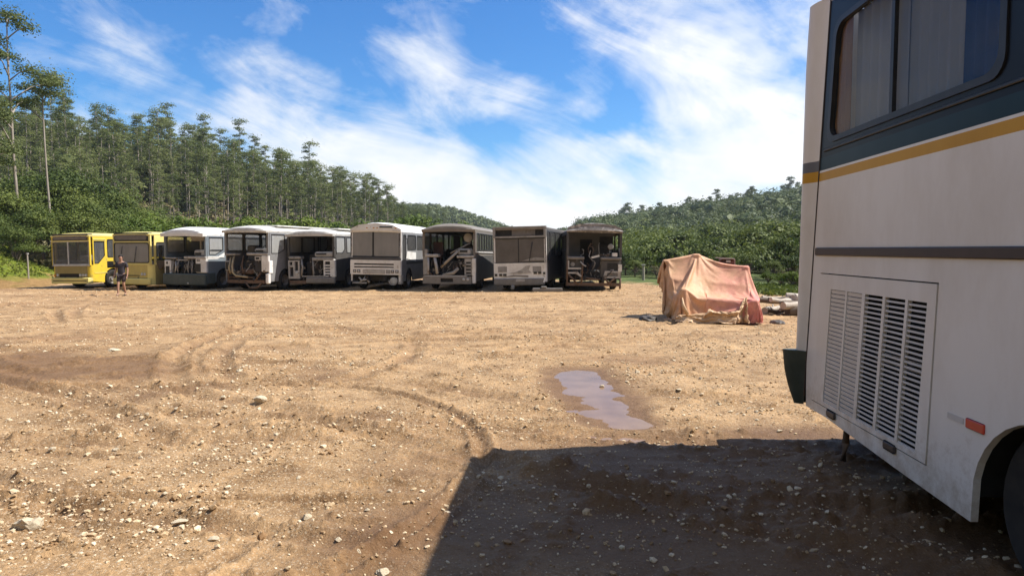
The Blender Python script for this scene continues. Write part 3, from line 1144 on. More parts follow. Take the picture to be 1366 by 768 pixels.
# the rows behind them read as one wood
vs, fs, ts, tv = [], [], [], MB()
o_ = 0
for i, (x, y) in enumerate(REST):
    tb, v, fq, tint = euc_m[i % 7]
    q = random.uniform(12, 17.5) / EUC_H[i % 7]
    a = random.uniform(0, 6.28)
    z = land_z(x, y)
    sel = np.arange(0, len(fq), 2)
    vv = v.reshape(-1, 4, 3)[sel]
    c = vv.mean(1, keepdims=True)
    vv = (c + (vv - c) * 1.4).reshape(-1, 3) * q
    vs.append(np.stack([vv[:, 0] * math.cos(a) - vv[:, 1] * math.sin(a) + x, vv[:, 0] * math.sin(a) + vv[:, 1] * math.cos(a) + y, vv[:, 2] + z], 1))
    fs.append(np.arange(len(sel) * 4).reshape(-1, 4) + o_)
    o_ += len(sel) * 4
    ts.append(tint[sel])
    tv.tube([(x, y, z - .5), (x + .1, y, z + 9 * q), (x, y + .1, z + 17 * q)], [.16, .13, .05], n=5, cap=False)
wood = np_mesh('far_wood', np.vstack(vs), np.vstack(fs), M['euc'], tint=np.concatenate(ts))
tag(wood, kind='stuff')
wt = tv.build('far_wood_trunks', M['bark'], wood)
wt['kind'] = 'stuff'

# two tall eucalypts standing clear at the left edge
t1 = tree_proto('eucalyptus_tree', eucalypt_meshes(300, 20.5, 15, 420, .21, 2.7, .50, 1.25), M['bark'], M['euc'])
t2 = tree_proto('eucalyptus_tree', eucalypt_meshes(303, 16.8, 8, 520, .21, 1.7, .80, 1.35), M['bark'], M['euc'])
t3 = tree_proto('eucalyptus_tree', eucalypt_meshes(305, 16.0, 12, 380, .21, 2.0, .50, 1.2), M['bark'], M['euc'])
for t, p, lb in ((t1, at(28, 333, 52), 'tallest eucalyptus, open tiered crown standing clear against the sky at far left'),
                 (t2, at(70, 333, 55), 'tall bare-trunked eucalyptus with one dense round tuft of leaves on top'),
                 (t3, at(-14, 333, 50), 'eucalyptus half cut off by the left edge of the photo, beside the tallest one')):
    t.location = (p.x, p.y, land_z(p.x, p.y))
    tag(t, lb, 'tree', 'tall eucalypts clear of the plantation')

# dense broadleaf trees and bushes
BR_H = [9, 8, 7, 8.5]
broad = Kind([tree_proto('broadleaf_tree', broad_meshes(200 + i, BR_H[i], [8, 7.5, 7, 6.5][i], 24, 330, .24), M['bark_dark'], M['broad']) for i in range(4)], BR_H)
SH_H = [3, 2.6, 3.4]
shrub = Kind([tree_proto('shrub', broad_meshes(230 + i, SH_H[i], [4, 3.6, 3.4][i], 20, 110, .24), M['bark_dark'], M['bright'], 'foliage') for i in range(3)], SH_H)
DK_H = [3.2, 2.8, 4.2]
dshrub = Kind([tree_proto('bush', broad_meshes(250 + i, DK_H[i], [4, 3.8, 4.4][i], 22, 130, .22), M['bark_dark'], M['broad'], 'foliage') for i in range(3)], DK_H)
scrub = Kind([tree_proto('scrub_bush', broad_meshes(270 + i, 2.0, 3.2, 14, 90, .16), M['bark_dark'], M['scrub'], 'foliage') for i in range(2)], [2.0, 2.0])


def top_plant(kind, px, py, Y, label, cat, group, hmin=1.2, k=None):
    """plant at depth Y under photograph column px so that its top reaches row py"""
    p = at(px, py, Y)
    z = land_z(p.x, p.y)
    kind.plant(p.x, p.y, z, max(hmin, p.z - z), label, cat, group, k)


LBT = 'dense round-crowned broadleaf tree rising behind the grassy bank and yellow buses'
for px_, py_, Y in [(8, 250, 50), (40, 268, 46), (95, 262, 48), (132, 262, 52), (70, 235, 58), (20, 215, 60), (105, 215, 62), (150, 240, 66), (-25, 230, 54), (180, 262, 70), (215, 272, 78), (-20, 275, 46), (60, 215, 66), (120, 285, 47), (18, 305, 43)]:
    top_plant(broad, px_, py_, Y, LBT, 'tree', 'broadleaf trees behind the bank', 4)
SLB = 'light green shrub at the foot of the eucalyptus plantation behind the bus row'
for px_, py_, Y in [(150, 282, 58), (178, 285, 60), (205, 283, 62), (232, 286, 66), (262, 287, 64), (292, 290, 68), (318, 292, 66), (345, 290, 70), (372, 292, 72), (398, 290, 70), (425, 291, 76), (452, 294, 80), (480, 290, 84), (508, 292, 90),
                    (535, 290, 96), (560, 288, 105), (585, 291, 110), (612, 297, 120), (240, 300, 56), (335, 302, 58), (410, 303, 60), (186, 300, 56)]:
    top_plant(shrub, px_, py_, Y, SLB, 'shrub', 'light shrubs under the plantation', 2)
DLB = 'dark leafy bush in the thicket between the bus row and the right hill'
for px_, py_, Y in [(735, 318, 60), (752, 322, 58), (748, 340, 52), (770, 318, 66), (835, 335, 48), (848, 348, 45), (862, 336, 50), (880, 322, 54), (898, 330, 50), (915, 340, 46), (930, 318, 58), (955, 312, 60), (985, 305, 62), (1010, 300, 60),
                    (1035, 312, 52), (1062, 300, 56), (1085, 320, 48), (1110, 310, 54), (1000, 335, 44), (1030, 345, 40), (1055, 340, 42), (1080, 350, 38), (968, 335, 46), (865, 318, 64), (910, 305, 70), (948, 300, 74), (1045, 290, 72), (1150, 320, 44), (1200, 315, 46),
                    (690, 322, 64), (712, 318, 70), (650, 318, 72), (815, 322, 60), (672, 310, 84)]:
    top_plant(dshrub, px_, py_, Y, DLB, 'bush', 'dark bushes on the right')
SCB = 'low straggly bush with dry grey-brown twigs at the back edge of the yard'
for px_, py_, Y in [(745, 352, 47), (735, 358, 46), (875, 356, 43), (893, 358, 42), (908, 360, 41), (755, 356, 48), (925, 360, 40)]:
    top_plant(scrub, px_, py_, Y, SCB, 'bush', 'dry bushes along the yard edge', .8)
TLB = 'bright shrub with long arching leaves at the right edge beside the white coach'
for px_, py_, Y in [(1042, 368, 33), (1060, 362, 32), (1078, 366, 31), (1025, 372, 34)]:
    top_plant(shrub, px_, py_, Y, TLB, 'shrub', 'bright shrubs by the log heap', .8)

# small eucalypts along the skyline of the right hill
RG_H = [12, 13, 11]
ridge = Kind([tree_proto('eucalyptus_tree', eucalypt_meshes(400 + i, RG_H[i], 9, 70, .62, 1.5 + .3 * i, [.62, .55, .68][i], 1.25), M['bark'], M['euc_far']) for i in range(3)], RG_H)
RLB = 'small open-crowned eucalyptus along the skyline of the right hill'
for i in range(64):
    u = -4 + i * 3.0 + random.uniform(-1.2, 1.2)
    off = random.uniform(-12, 16)
    x = 73 + .556 * u - .831 * off
    y = 420 - .831 * u - .556 * off
    ridge.plant(x, y, land_z(x, y) - .2, random.uniform(8, 14) * (1.15 if u < 22 else 1.0), RLB, 'tree', 'eucalypts on the right skyline')
for u in (-62, -56, -50, -47, -30, -26, -22, -14):
    x, y = 73 + .556 * u, 420 - .831 * u
    ridge.plant(x, y, land_z(x, y), random.uniform(8, 11), RLB, 'tree', 'eucalypts on the right skyline')
for kk in (euc, broad, shrub, dshrub, scrub, ridge):
    kk.drop_unused()


# ------------------------------------------------------------------ forest canopy over the hills: one mass nobody could count
_bm = bmesh.new()
bmesh.ops.create_icosphere(_bm, subdivisions=2, radius=1.0)
_bm.verts.ensure_lookup_table()
ICO2_V = np.array([q.co[:] for q in _bm.verts])
ICO2_F = np.array([[q.index for q in f_.verts] for f_ in _bm.faces])
_bm.free()


def canopy(name, xs, ys, rad, per, leaf, mat, flat=.75, lift=0.0):
    zs = np.maximum(hill_z(xs, ys), -.3) + lift
    n = len(xs)
    n_ph = RNG.uniform(0, 6, (n, 1, 1))
    d = RNG.normal(size=(n, per, 3))
    d /= np.linalg.norm(d, axis=2)[..., None]
    d[..., 2] = np.abs(d[..., 2])
    rr_ = RNG.uniform(.70, 1.06, (n, per, 1))
    p = d * rr_ * rad[:, None, None] * (1 + .22 * np.sin(d[..., :1] * 7 + n_ph) * np.cos(d[..., 1:2] * 6 + n_ph))
    p[..., 2] *= flat
    p += np.stack([xs, ys, zs + rad * .25], 1)[:, None, :]
    sizes = (RNG.uniform(.6, 1.3, (n, per)) * leaf[:, None]).ravel()
    v, f = leaf_quads(p.reshape(-1, 3), sizes, .5, base=d.reshape(-1, 3), jit=.38)
    tn_ = RNG.normal(.5, .32, n)
    tint = np.clip(np.repeat(tn_, per) + RNG.normal(0, .15, n * per), 0, 1)
    # the closed mass of twigs and inner leaves, as triangles, under the outer leaves
    nv_ = len(ICO2_V)
    jt = RNG.uniform(.45, .80, (n, nv_, 1))
    iv = ICO2_V[None] * jt * rad[:, None, None]
    iv[..., 2] = np.maximum(iv[..., 2] * flat, -.5 * rad[:, None])
    iv = (iv + np.stack([xs, ys, zs + rad * .25], 1)[:, None, :]).reshape(-1, 3)
    it = (ICO2_F[None] + (np.arange(n) * nv_)[:, None, None]).reshape(-1, 3)
    o = np_mesh(name, v, f, mat, tint=tint)
    if per > 200:
        tag(o, kind='stuff')
        return o
    inner = np_mesh(name + '_inside', iv, it, mat, o, smooth=False, tint=np.clip(np.repeat(tn_, len(ICO2_F)) + RNG.normal(0, .15, len(it)), 0, 1))
    inner['kind'] = 'stuff'
    tag(o, kind='stuff')
    return o


def scatter(n, x0, x1, y0, y1, test):
    xs = RNG.uniform(x0, x1, n)
    ys = y0 + (y1 - y0) * RNG.uniform(0, 1, n) ** 1.2
    k = test(xs, ys)
    return xs[k], ys[k]


xs, ys = scatter(17000, -10, 320, 48, 700, lambda x, y: (x > .10 * y) & (np.abs(x / y) < .95) & (y > yard_edge(x) + 10) & (((73 - x) * .831 + (420 - y) * .556) > -25))
rdg = np.abs((73 - xs) * .831 + (420 - ys) * .556)
rad_ = np.clip(RNG.lognormal(math.log(1.75), .40, len(xs)), .8, 3.6) * (1 + np.hypot(xs, ys) / 900) * (.6 + .4 * sstep(5, 45, rdg))
nr_ = np.hypot(xs, ys) < 165
sel_ = nr_ & (RNG.uniform(0, 1, len(xs)) < .9)
canopy('hill_thicket', xs[sel_], ys[sel_], rad_[sel_], 330, .26 + np.hypot(xs, ys)[sel_] * .0012, M['broad'], .95)
canopy('hill_forest', xs[~nr_], ys[~nr_], rad_[~nr_], 100, .30 + np.hypot(xs, ys)[~nr_] * .0018, M['euc_far'], .95)
xs, ys = scatter(2600, -150, 160, 380, 760, lambda x, y: (hill_z(x, y) > 3) & (x / y < .30) & (x / y > -.2))
canopy('distant_forest', xs, ys, RNG.uniform(2.0, 3.6, len(xs)), 45, np.full(len(xs), 2.0), M['euc_far'], .8)
xs, ys = scatter(9000, -150, -22, 46, 340, lambda x, y: (np.abs(x / y) < .85) & (y > yard_edge(x) + 6) & (x < -30 + .0 * y))
canopy('undergrowth', xs, ys, RNG.uniform(1.0, 3.0, len(xs)), 34, .42 + ys * .0022, M['scrub'], .8)
xs, ys = scatter(1800, -34, 30, 48, 260, lambda x, y: (y > yard_edge(x) + 5) & (x / y < .14) & (hill_z(x, y) < 8))
canopy('valley_scrub', xs, ys, RNG.uniform(.8, 1.7, len(xs)), 44, .35 + ys * .002, M['broad'], .8)
xs, ys = scatter(4200, -260, -40, 70, 420, lambda x, y: (np.abs(x / y) < .82) & (x < left_edge(y) - 26))
canopy('plantation_mass', xs, ys, RNG.uniform(1.8, 3.4, len(xs)), 60, .5 + ys * .002, M['euc'], 1.0, RNG.uniform(0, 9, len(xs)))
# grass along the right edge of the yard
n = 9000
gx_ = RNG.uniform(9.5, 34, n)
gy_ = yard_edge(gx_) + RNG.uniform(-1.0, 9, n)
gz_ = np.maximum(hill_z(gx_, gy_), ground_z(gx_, gy_, False)) + .10
v, f = leaf_quads(np.stack([gx_, gy_, gz_], 1), RNG.uniform(.16, .36, n), -.2)
tag(np_mesh('grass', v, f, M['broad'], tint=RNG.uniform(0, 1, n)), kind='stuff')

# tufts on the turf of the bank
n = 16000
tx_, ty_ = RNG.uniform(0, 1, n), RNG.uniform(0, 1, n)
ii_, jj_ = (ty_ * (bx.shape[0] - 1)).astype(int), (tx_ * (bx.shape[1] - 1)).astype(int)
ok_ = (tf[ii_, jj_] > .8) & (bz[ii_, jj_] > -.1)
pts_ = np.stack([bx[ii_, jj_], by[ii_, jj_], bz[ii_, jj_] + .05], 1)[ok_] + RNG.normal(0, .1, (ok_.sum(), 3)) * np.array([1, 1, .3])
v, f = leaf_quads(pts_, RNG.uniform(.12, .34, len(pts_)), -.3)
tag(np_mesh('grass', v, f, M['turf'], tint=RNG.uniform(0, 1, len(pts_))), kind='stuff')

# unseen slope added behind the viewer, to block low sky and ambient light
ang_ = np.linspace(R(58), R(300), 120)
rad2 = np.linspace(34, 150, 40)
A2, R2 = np.meshgrid(ang_, rad2)
qx_, qy_ = np.sin(A2) * R2, np.cos(A2) * R2
lift_ = sstep(R(58), R(95), A2) * sstep(R(300), R(262), A2)
start = 36 + 10 * (1 - lift_)
bz2 = np.clip(R2 - start, 0, None) * .62 * (.25 + .75 * lift_) * (1 + .18 * fbm(qx_ * .03, qy_ * .03, 3)) + 1.2 * fbm(qx_ * .12, qy_ * .12, 3) * sstep(36, 50, R2) - .4
vv_ = np.stack([qx_, qy_, bz2], -1).reshape(-1, 3)
w_ = len(ang_)
a_, b_ = np.meshgrid(np.arange(len(rad2) - 1), np.arange(w_ - 1), indexing='ij')
ff_ = np.stack([a_ * w_ + b_, a_ * w_ + b_ + 1, (a_ + 1) * w_ + b_ + 1, (a_ + 1) * w_ + b_], -1).reshape(-1, 4)
tag(np_mesh('hills', vv_, ff_, bpy.data.materials['undergrowth_floor'], smooth=True), kind='structure')
# ------------------------------------------------------------------ the white coach close on the right
def band_paint(name, stops, rough=.32):
    """paint scheme in horizontal bands, by height over the ground"""
    m, nt, out = new_mat(name)
    L = nt.links.new
    tc = N(nt, 'ShaderNodeTexCoord')
    sp = N(nt, 'ShaderNodeSeparateXYZ')
    L(tc.outputs['Object'], sp.inputs['Vector'])
    d = N(nt, 'ShaderNodeMath', _operation='DIVIDE')
    d.inputs[1].default_value = 5.0
    L(sp.outputs['Z'], d.inputs[0])
    r = ramp(nt, d.outputs['Value'], [(z / 5.0, c) for z, c in stops], 'CONSTANT')
    n1 = N(nt, 'ShaderNodeTexNoise', Scale=1.4, Detail=6.0, Roughness=.65)
    mp = N(nt, 'ShaderNodeMapping')
    mp.inputs['Scale'].default_value = (1, 1, .45)
    L(tc.outputs['Object'], mp.inputs['Vector'])
    L(mp.outputs['Vector'], n1.inputs['Vector'])
    r1 = ramp(nt, n1.outputs['Fac'], [(.3, (.84, .81, .77)), (.6, (1, 1, 1))])
    n4 = N(nt, 'ShaderNodeTexNoise', Scale=60.0, Detail=4.0, Roughness=.8)
    L(tc.outputs['Object'], n4.inputs['Vector'])
    r4 = ramp(nt, n4.outputs['Fac'], [(.28, (.72, .66, .58)), (.37, (1, 1, 1))])
    mx = N(nt, 'ShaderNodeMixRGB', _blend_type='MULTIPLY', Fac=1.0)
    L(r.outputs['Color'], mx.inputs['Color1'])
    L(r1.outputs['Color'], mx.inputs['Color2'])
    mx2 = N(nt, 'ShaderNodeMixRGB', _blend_type='MULTIPLY', Fac=.6)
    L(mx.outputs['Color'], mx2.inputs['Color1'])
    L(r4.outputs['Color'], mx2.inputs['Color2'])
    # dried mud thrown up along the skirt
    n5 = N(nt, 'ShaderNodeTexNoise', Scale=7.0, Detail=8.0, Roughness=.75)
    L(tc.outputs['Object'], n5.inputs['Vector'])
    md = N(nt, 'ShaderNodeMapRange')
    md.inputs['From Min'].default_value = .25
    md.inputs['From Max'].default_value = 1.0
    md.inputs['To Min'].default_value = .34
    md.inputs['To Max'].default_value = .0
    L(sp.outputs['Z'], md.inputs['Value'])
    ad = N(nt, 'ShaderNodeMath', _operation='ADD')
    L(n5.outputs['Fac'], ad.inputs[0])
    L(md.outputs['Result'], ad.inputs[1])
    r5 = ramp(nt, ad.outputs['Value'], [(.66, (0, 0, 0)), (.95, (.6, .6, .6))])
    mx3 = N(nt, 'ShaderNodeMixRGB')
    mx3.inputs['Color2'].default_value = (.33, .22, .12, 1)
    L(r5.outputs['Color'], mx3.inputs['Fac'])
    L(mx2.outputs['Color'], mx3.inputs['Color1'])
    b = N(nt, 'ShaderNodeBsdfPrincipled', Roughness=rough)
    b.inputs['Specular IOR Level'].default_value = .16
    L(mx3.outputs['Color'], b.inputs['Base Color'])
    n3 = N(nt, 'ShaderNodeTexNoise', Scale=1.1, Detail=2.0)
    L(tc.outputs['Object'], n3.inputs['Vector'])
    bp = N(nt, 'ShaderNodeBump', Strength=.25, Distance=.03)
    L(n3.outputs['Fac'], bp.inputs['Height'])
    L(bp.outputs['Normal'], b.inputs['Normal'])
    L(b.outputs['BSDF'], out.inputs['Surface'])
    return m


CREAM, YEL, TEAL, NAVY = (.79, .74, .675), (.58, .31, .035), (.014, .034, .044), (.010, .011, .014)
M['coach_side'] = band_paint('coach_side_paint', [(0, CREAM), (2.525, YEL), (2.60, (.80, .78, .74)), (2.635, TEAL), (2.735, NAVY), (4.14, CREAM)])
M['coach_rear'] = band_paint('coach_rear_paint', [(0, CREAM), (2.525, YEL), (2.625, (.16, .16, .17)), (2.73, CREAM)])
M['coach_white'] = band_paint('coach_white_paint', [(0, CREAM)])
M['slat'] = weathered('slat_paint', (.66, .62, .57), (.58, .54, .49), .5, 3)
M['slat_dark'] = weathered('slat_grey_paint', (.60, .56, .52), (.50, .47, .43), .5, 3)
M['moulding'] = weathered('rubber_moulding', (.045, .030, .025), (.065, .045, .038), .5, 3)
M['dk_green'] = weathered('dark_green_corner', (.028, .040, .034), (.05, .062, .05), .5, 4)
M['curtain'] = weathered('grey_curtain', (.55, .55, .55), (.62, .62, .62), .9, 2)
M['brown_curtain'] = weathered('brown_curtain', (.62, .33, .14), (.54, .28, .12), .9, 4)
M['latch'] = weathered('rubber_latch', (.06, .045, .04), (.09, .07, .06), .5, 6)
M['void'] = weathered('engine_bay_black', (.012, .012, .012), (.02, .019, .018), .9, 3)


def window_glass():
    m, nt, out = new_mat('tinted_coach_glass')
    b = N(nt, 'ShaderNodeBsdfPrincipled', Roughness=.06)
    b.inputs['Base Color'].default_value = (.05, .052, .055, 1)
    b.inputs['Specular IOR Level'].default_value = .6
    t = N(nt, 'ShaderNodeBsdfTransparent')
    t.inputs['Color'].default_value = (.86, .88, .90, 1)
    mx = N(nt, 'ShaderNodeMixShader', Fac=.82)
    nt.links.new(b.outputs['BSDF'], mx.inputs[1])
    nt.links.new(t.outputs['BSDF'], mx.inputs[2])
    nt.links.new(mx.outputs['Shader'], out.inputs['Surface'])
    return m


M['coach_glass'] = window_glass()

CT = R(3.4)
coach = empty('coach', (2.9, 6.25, 0), -CT, 'big white coach with yellow stripe and engine louvres, nearest of all the buses, at right', 'bus')
CW, CL = 2.6, 11.6            # width, how far it runs forward (towards and past the camera)


def rk(y, z):
    """the tail rakes backwards as it comes down"""
    return y - .105 * (z - 1.85) * max(0, min(1, (y + 2.3) / 1.6))


def rrect(y0, y1, z0, z1, r, n=5):
    pts = []
    for cy, cz, a0 in ((y1 - r, z0 + r, -90), (y1 - r, z1 - r, 0), (y0 + r, z1 - r, 90), (y0 + r, z0 + r, 180)):
        for k in range(n + 1):
            a = R(a0 + 90 * k / n)
            pts.append((cy + r * math.cos(a), cz + r * math.sin(a)))
    return pts


left = lambda u, v, w: (-w, u, v)          # outer face looks to -x
right_ = lambda u, v, w: (CW + w, u, v)
WHEELS = (-3.0, -9.2)
bot = [(.16 + .0, .36), (-.29, .365), (-1.6, .30)]
for wc in WHEELS:
    if wc != WHEELS[0]:
        bot.append((wc + .62, .27))
    else:
        bot.append((wc + .60, .268))
    for k in range(1, 16):
        a = PI * k / 16
        bot.append((wc + .60 * math.cos(a), .42 + .58 * math.sin(a)))
    bot.append((wc - .60, .27))
side_out = bot + [(-CL, .27), (-CL, 4.2)] + [(rk(.06, z), z) for z in (4.2, 3.5, 2.8, 2.2, 1.4, .8)]
wins = [rrect(-2.55, -.07, 2.865, 3.93, .13)]
wins[0] = [(rk(y, z) if y > -1 else y, z) for y, z in wins[0]]
for k in range(5):
    y1 = -2.72 - k * 1.78
    wins.append(rrect(y1 - 1.6, y1, 2.865, 3.93, .12))
door_hole = [(rk(-.125, .45), .45), (-1.93, .45), (-1.99, 1.685), (rk(-.125, 1.685), 1.685)]
for nm, mp in (('side_panel', left), ('side_panel', right_)):
    MB().panel(side_out, wins + ([door_hole] if mp is left else []), .045, mp).build(nm, M['coach_side'], coach)

# engine door with five columns of slots
dr = [(rk(-.135, .46), .46), (-1.92, .46), (-1.98, 1.675), (rk(-.135, 1.675), 1.675)]
cols = [(-.36, -.655), (-.685, -.955), (-1.005, -1.285), (-1.325, -1.605), (-1.64, -1.875)]
ZB, ZT = .50, 1.545


def cy_(y, z):
    """the columns of slots lean with the tail"""
    return y + .105 * (1.545 - z) * (1.0 - .15 * (-y - .3))


holes = [[(cy_(a, ZT), ZT), (cy_(b, ZT), ZT), (cy_(b, ZB), ZB), (cy_(a, ZB), ZB)] for a, b in cols]
door = MB().panel(dr, holes, .03, lambda u, v, w: (-.006 - w, u, v)).build('engine_door', M['coach_white'], coach)
for ci, (a, b) in enumerate(cols):
    lv = MB()
    ns = 28
    for k in range(ns):
        z = ZB + (ZT - ZB) * (k + .5) / ns
        h = (ZT - ZB) / ns
        if ci < 2:      # slots almost shut: the blades overlap
            lv.box(.0, .006, cy_(b, z) + .002, cy_(a, z) - .002, z - h * .46, z + h * .38, rot=(0, R(-8), 0))
        else:
            lv.box(-.001, .010, cy_(b, z) + .002, cy_(a, z) - .002, z - h * .5, z - h * .10, rot=(0, R(6), 0))
    lv.build('louvre', M['slat'] if ci < 2 else M['slat_dark'], door)
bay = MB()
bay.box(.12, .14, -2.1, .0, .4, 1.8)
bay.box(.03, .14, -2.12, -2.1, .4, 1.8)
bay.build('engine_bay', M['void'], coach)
rd = MB()
for k in range(5):
    rd.box(.085, .10, -1.85 + .02, -1.02, 1.0 + .022 * k, 1.008 + .022 * k)
rd.build('radiator', M['light_metal'], coach)
for y, z in ((-.44, .425), (-1.46, .44)):
    MB().cbox(-.022, .004, y - .085, y + .085, z - .032, z + .032, .012).build('latch', M['latch'], coach)
# moulding, reflector, scuff plate
MB().cbox(-.018, .004, -CL, -.0, 1.846, 1.918, .008).build('moulding', M['moulding'], coach)
MB().cbox(-.012, .004, -2.50, -2.33, .825, .885, .006).build('reflector', M['red_lens'], coach)
MB().box(-.004, .004, -2.30, -2.14, .835, .872).build('reflector', M['slat_dark'], coach, label='small faded grey plate in front of the red reflector')
# belt gutter under the windows
MB().cbox(-.014, .003, -CL, -.12, 2.80, 2.825, .006).build('rain_strip', M['black'], coach)
# windows: rubber frame, sliding panes
for wi, w in enumerate(wins):
    for s_, mp in ((0, left), (1, right_)):
        cyy = sum(p[0] for p in w) / len(w)
        czz = sum(p[1] for p in w) / len(w)
        inner = [(cyy + (y - cyy) * (1 - .05 / 1.0), czz + (z - czz) * (1 - .09)) for y, z in w]
        fr = MB().panel(w, [inner], .05, lambda u, v, ww, mp=mp: mp(u, v, ww + .012)).build('window', M['black'], coach)
        MB().panel([(cyy + (y - cyy) * .985, czz + (z - czz) * .975) for y, z in w], [], .006, lambda u, v, ww, mp=mp: mp(u, v, ww - .02)).build('pane', M['coach_glass'], fr)
        div = -1.30 if wi == 0 else cyy + .1
        fr2 = MB()
        fr2.panel([(div - .022, 2.90), (div + .022, 2.90), (div + .022, 3.90), (div - .022, 3.90)], [], .03, lambda u, v, ww, mp=mp: mp(u, v, ww + .004))
        fr2.build('mullion', M['black'], fr)
# curtains behind the first windows
def curtain(y0, y1, mat, ph):
    b = MB()
    n = 26
    vs = []
    for i in range(n + 1):
        y = y0 + (y1 - y0) * i / n
        x = (.055 if y1 > -.4 else .13) + .022 * math.sin(i * 1.35 + ph)
        vs += [(x, y, 2.84), (x, y, 3.96), (x + .006, y, 2.84), (x + .006, y, 3.96)]
    fs = []
    for i in range(n):
        o = i * 4
        fs += [(o, o + 4, o + 5, o + 1), (o + 2, o + 3, o + 7, o + 6)]
    b.add(vs, fs)
    return b.build('curtain', mat, coach, smooth=True)


curtain(-1.28, -.46, M['curtain'], 0)
curtain(-1.98, -1.32, M['curtain'], 2)
M['blue_sheet'] = weathered('blue_sheet', (.05, .11, .30), (.07, .15, .36), .9, 3)  # blue colour stands in for a reflection in the pane
curtain(-2.56, -1.98, M['blue_sheet'], 1)
curtain(-.46, -.14, M['brown_curtain'], 1)
# rear end: rounded corners
def rear_prof(z):
    return .30 - .06 * sstep(3.6, 4.25, z)


rv, rf = [], []
zsr = [.36, .40, .45, .52, .60, .70, .80, .9, 1.2, 1.6, 2.0, 2.4, 2.524, 2.526, 2.62, 2.63, 2.72, 2.74, 3.0, 3.3, 3.6, 3.9, 4.1, 4.2]
nprof = 22
for z in zsr:
    y0 = rk(.062, z)
    yd = rear_prof(z)
    rc = .08
    row = []
    for k in range(nprof // 2 + 1):
        t = k / (nprof // 2)
        a = PI / 2 * t
        fl = .095 * math.exp(-((t - .55) / .38) ** 2) * min(1, t * 4)      # the moulded tail cap stands proud of the side
        row.append((rc * (1 - math.cos(a)) - fl, y0 + (yd - y0) * math.sin(a)))
    row = row + [(CW - x, y) for x, y in reversed(row)]
    rv.append([(x, y, z) for x, y in row])
m_ = len(rv[0])
body = MB()
lo = next(i for i, z in enumerate(zsr) if z >= .9)
bump = MB()
for i in range(len(zsr) - 1):
    for k in range(m_ - 1):
        tgt = bump if i < lo else body
        tgt.add([rv[i][k], rv[i][k + 1], rv[i + 1][k + 1], rv[i + 1][k]], [(0, 1, 2, 3)])
for q in (body, bump):
    pass
ro = body.build('rear_panel', M['coach_rear'], coach)
bm = bmesh.new(); bm.from_mesh(ro.data); bmesh.ops.remove_doubles(bm, verts=bm.verts, dist=.0005)
bmesh.ops.recalc_face_normals(bm, faces=bm.faces); bm.to_mesh(ro.data); bm.free()
ro.data.polygons.foreach_set('use_smooth', [True] * len(ro.data.polygons)); ro.data.set_sharp_from_angle(angle=R(40))
top_ = rv[lo]
for k in range(m_ - 1):
    a_, b_ = top_[k], top_[k + 1]
    ci = lambda p: (CW / 2 + (p[0] - CW / 2) * .93, p[1] * .8, p[2] + .002)
    bump.add([a_, b_, ci(b_), ci(a_)], [(0, 1, 2, 3)])
bo_ = bump.build('rear_bumper', M['dk_green'], coach)
bm = bmesh.new(); bm.from_mesh(bo_.data); bmesh.ops.remove_doubles(bm, verts=bm.verts, dist=.0005)
for v in bm.verts:
    t_ = max(0, min(1, (v.co.y - rk(.062, v.co.z)) / .12))
    rnd_ = 1 - .95 * ((max(0, .74 - v.co.z)) / .38) ** 2
    v.co.y += .05 * t_ * rnd_
    v.co.x += (-.13 if v.co.x < CW / 2 else .13) * t_ * rnd_
bmesh.ops.recalc_face_normals(bm, faces=bm.faces); bm.to_mesh(bo_.data); bm.free()
bo_.data.polygons.foreach_set('use_smooth', [True] * len(bo_.data.polygons)); bo_.data.set_sharp_from_angle(angle=R(40))
# seam strip between side and rear, crease under the upper corner
sm = MB()
sm.tube([(-.002, rk(.062, z), z) for z in (.45, .88, 1.4, 2.0, 2.52, 2.75, 3.2, 3.8, 4.2)], .007, 6)
sm.build('seam', M['moulding'], coach)
# roof: rounded shell lofted along the coach
prof = []
for k in range(25):
    t = k / 24
    a = PI * t
    cx = CW / 2 - CW / 2 * math.copysign(abs(math.cos(a)) ** .42, math.cos(a))
    cz = 4.2 + .34 * math.sin(a) ** .75 if 0 < k < 24 else 4.2
    prof.append((cx, cz))
rfm = MB()
rws = []
for (y, sc) in ((-CL - .05, .2), (-CL + .1, .7), (-CL + .4, 1.0), (-6, 1), (-1.2, 1), (-.5, 1.0), (-.1, 1.0), (-.02, .9), (.03, .5), (.05, .03)):
    rws.append([(x, y, 4.2 + (z - 4.2) * sc) for x, z in prof])
vsr = [p for r_ in rws for p in r_]
w_ = len(prof)
rfm.add(vsr, [(i * w_ + k, i * w_ + k + 1, (i + 1) * w_ + k + 1, (i + 1) * w_ + k) for i in range(len(rws) - 1) for k in range(w_ - 1)])
rfm.build('roof', M['coach_white'], coach, smooth=True, angle=50)
MB().panel([(0, .3), (CW, .3), (CW, 4.2), (CW * .5, 4.5), (0, 4.2)], [rrect(.2, CW - .2, 2.0, 3.9, .15)], .05, lambda u, v, w: (u, -CL - w, v)).build('front_panel', M['coach_white'], coach)
MB().box(.05, CW - .05, -CL + .05, .0, 1.30, 1.36).build('floor', M['soot'], coach)
ch = MB()
for x in (.75, 1.75):
    ch.box(x, x + .1, -CL + .3, .25, .55, .78)
for y in (-11, -8, -5.5, -4, -2, -.4):
    ch.box(.2, CW - .2, y, y + .08, .62, .74)
ch.box(.5, CW - .5, -2.0, -.2, .42, 1.25)
ch.build('chassis_frame', M['void'], coach)
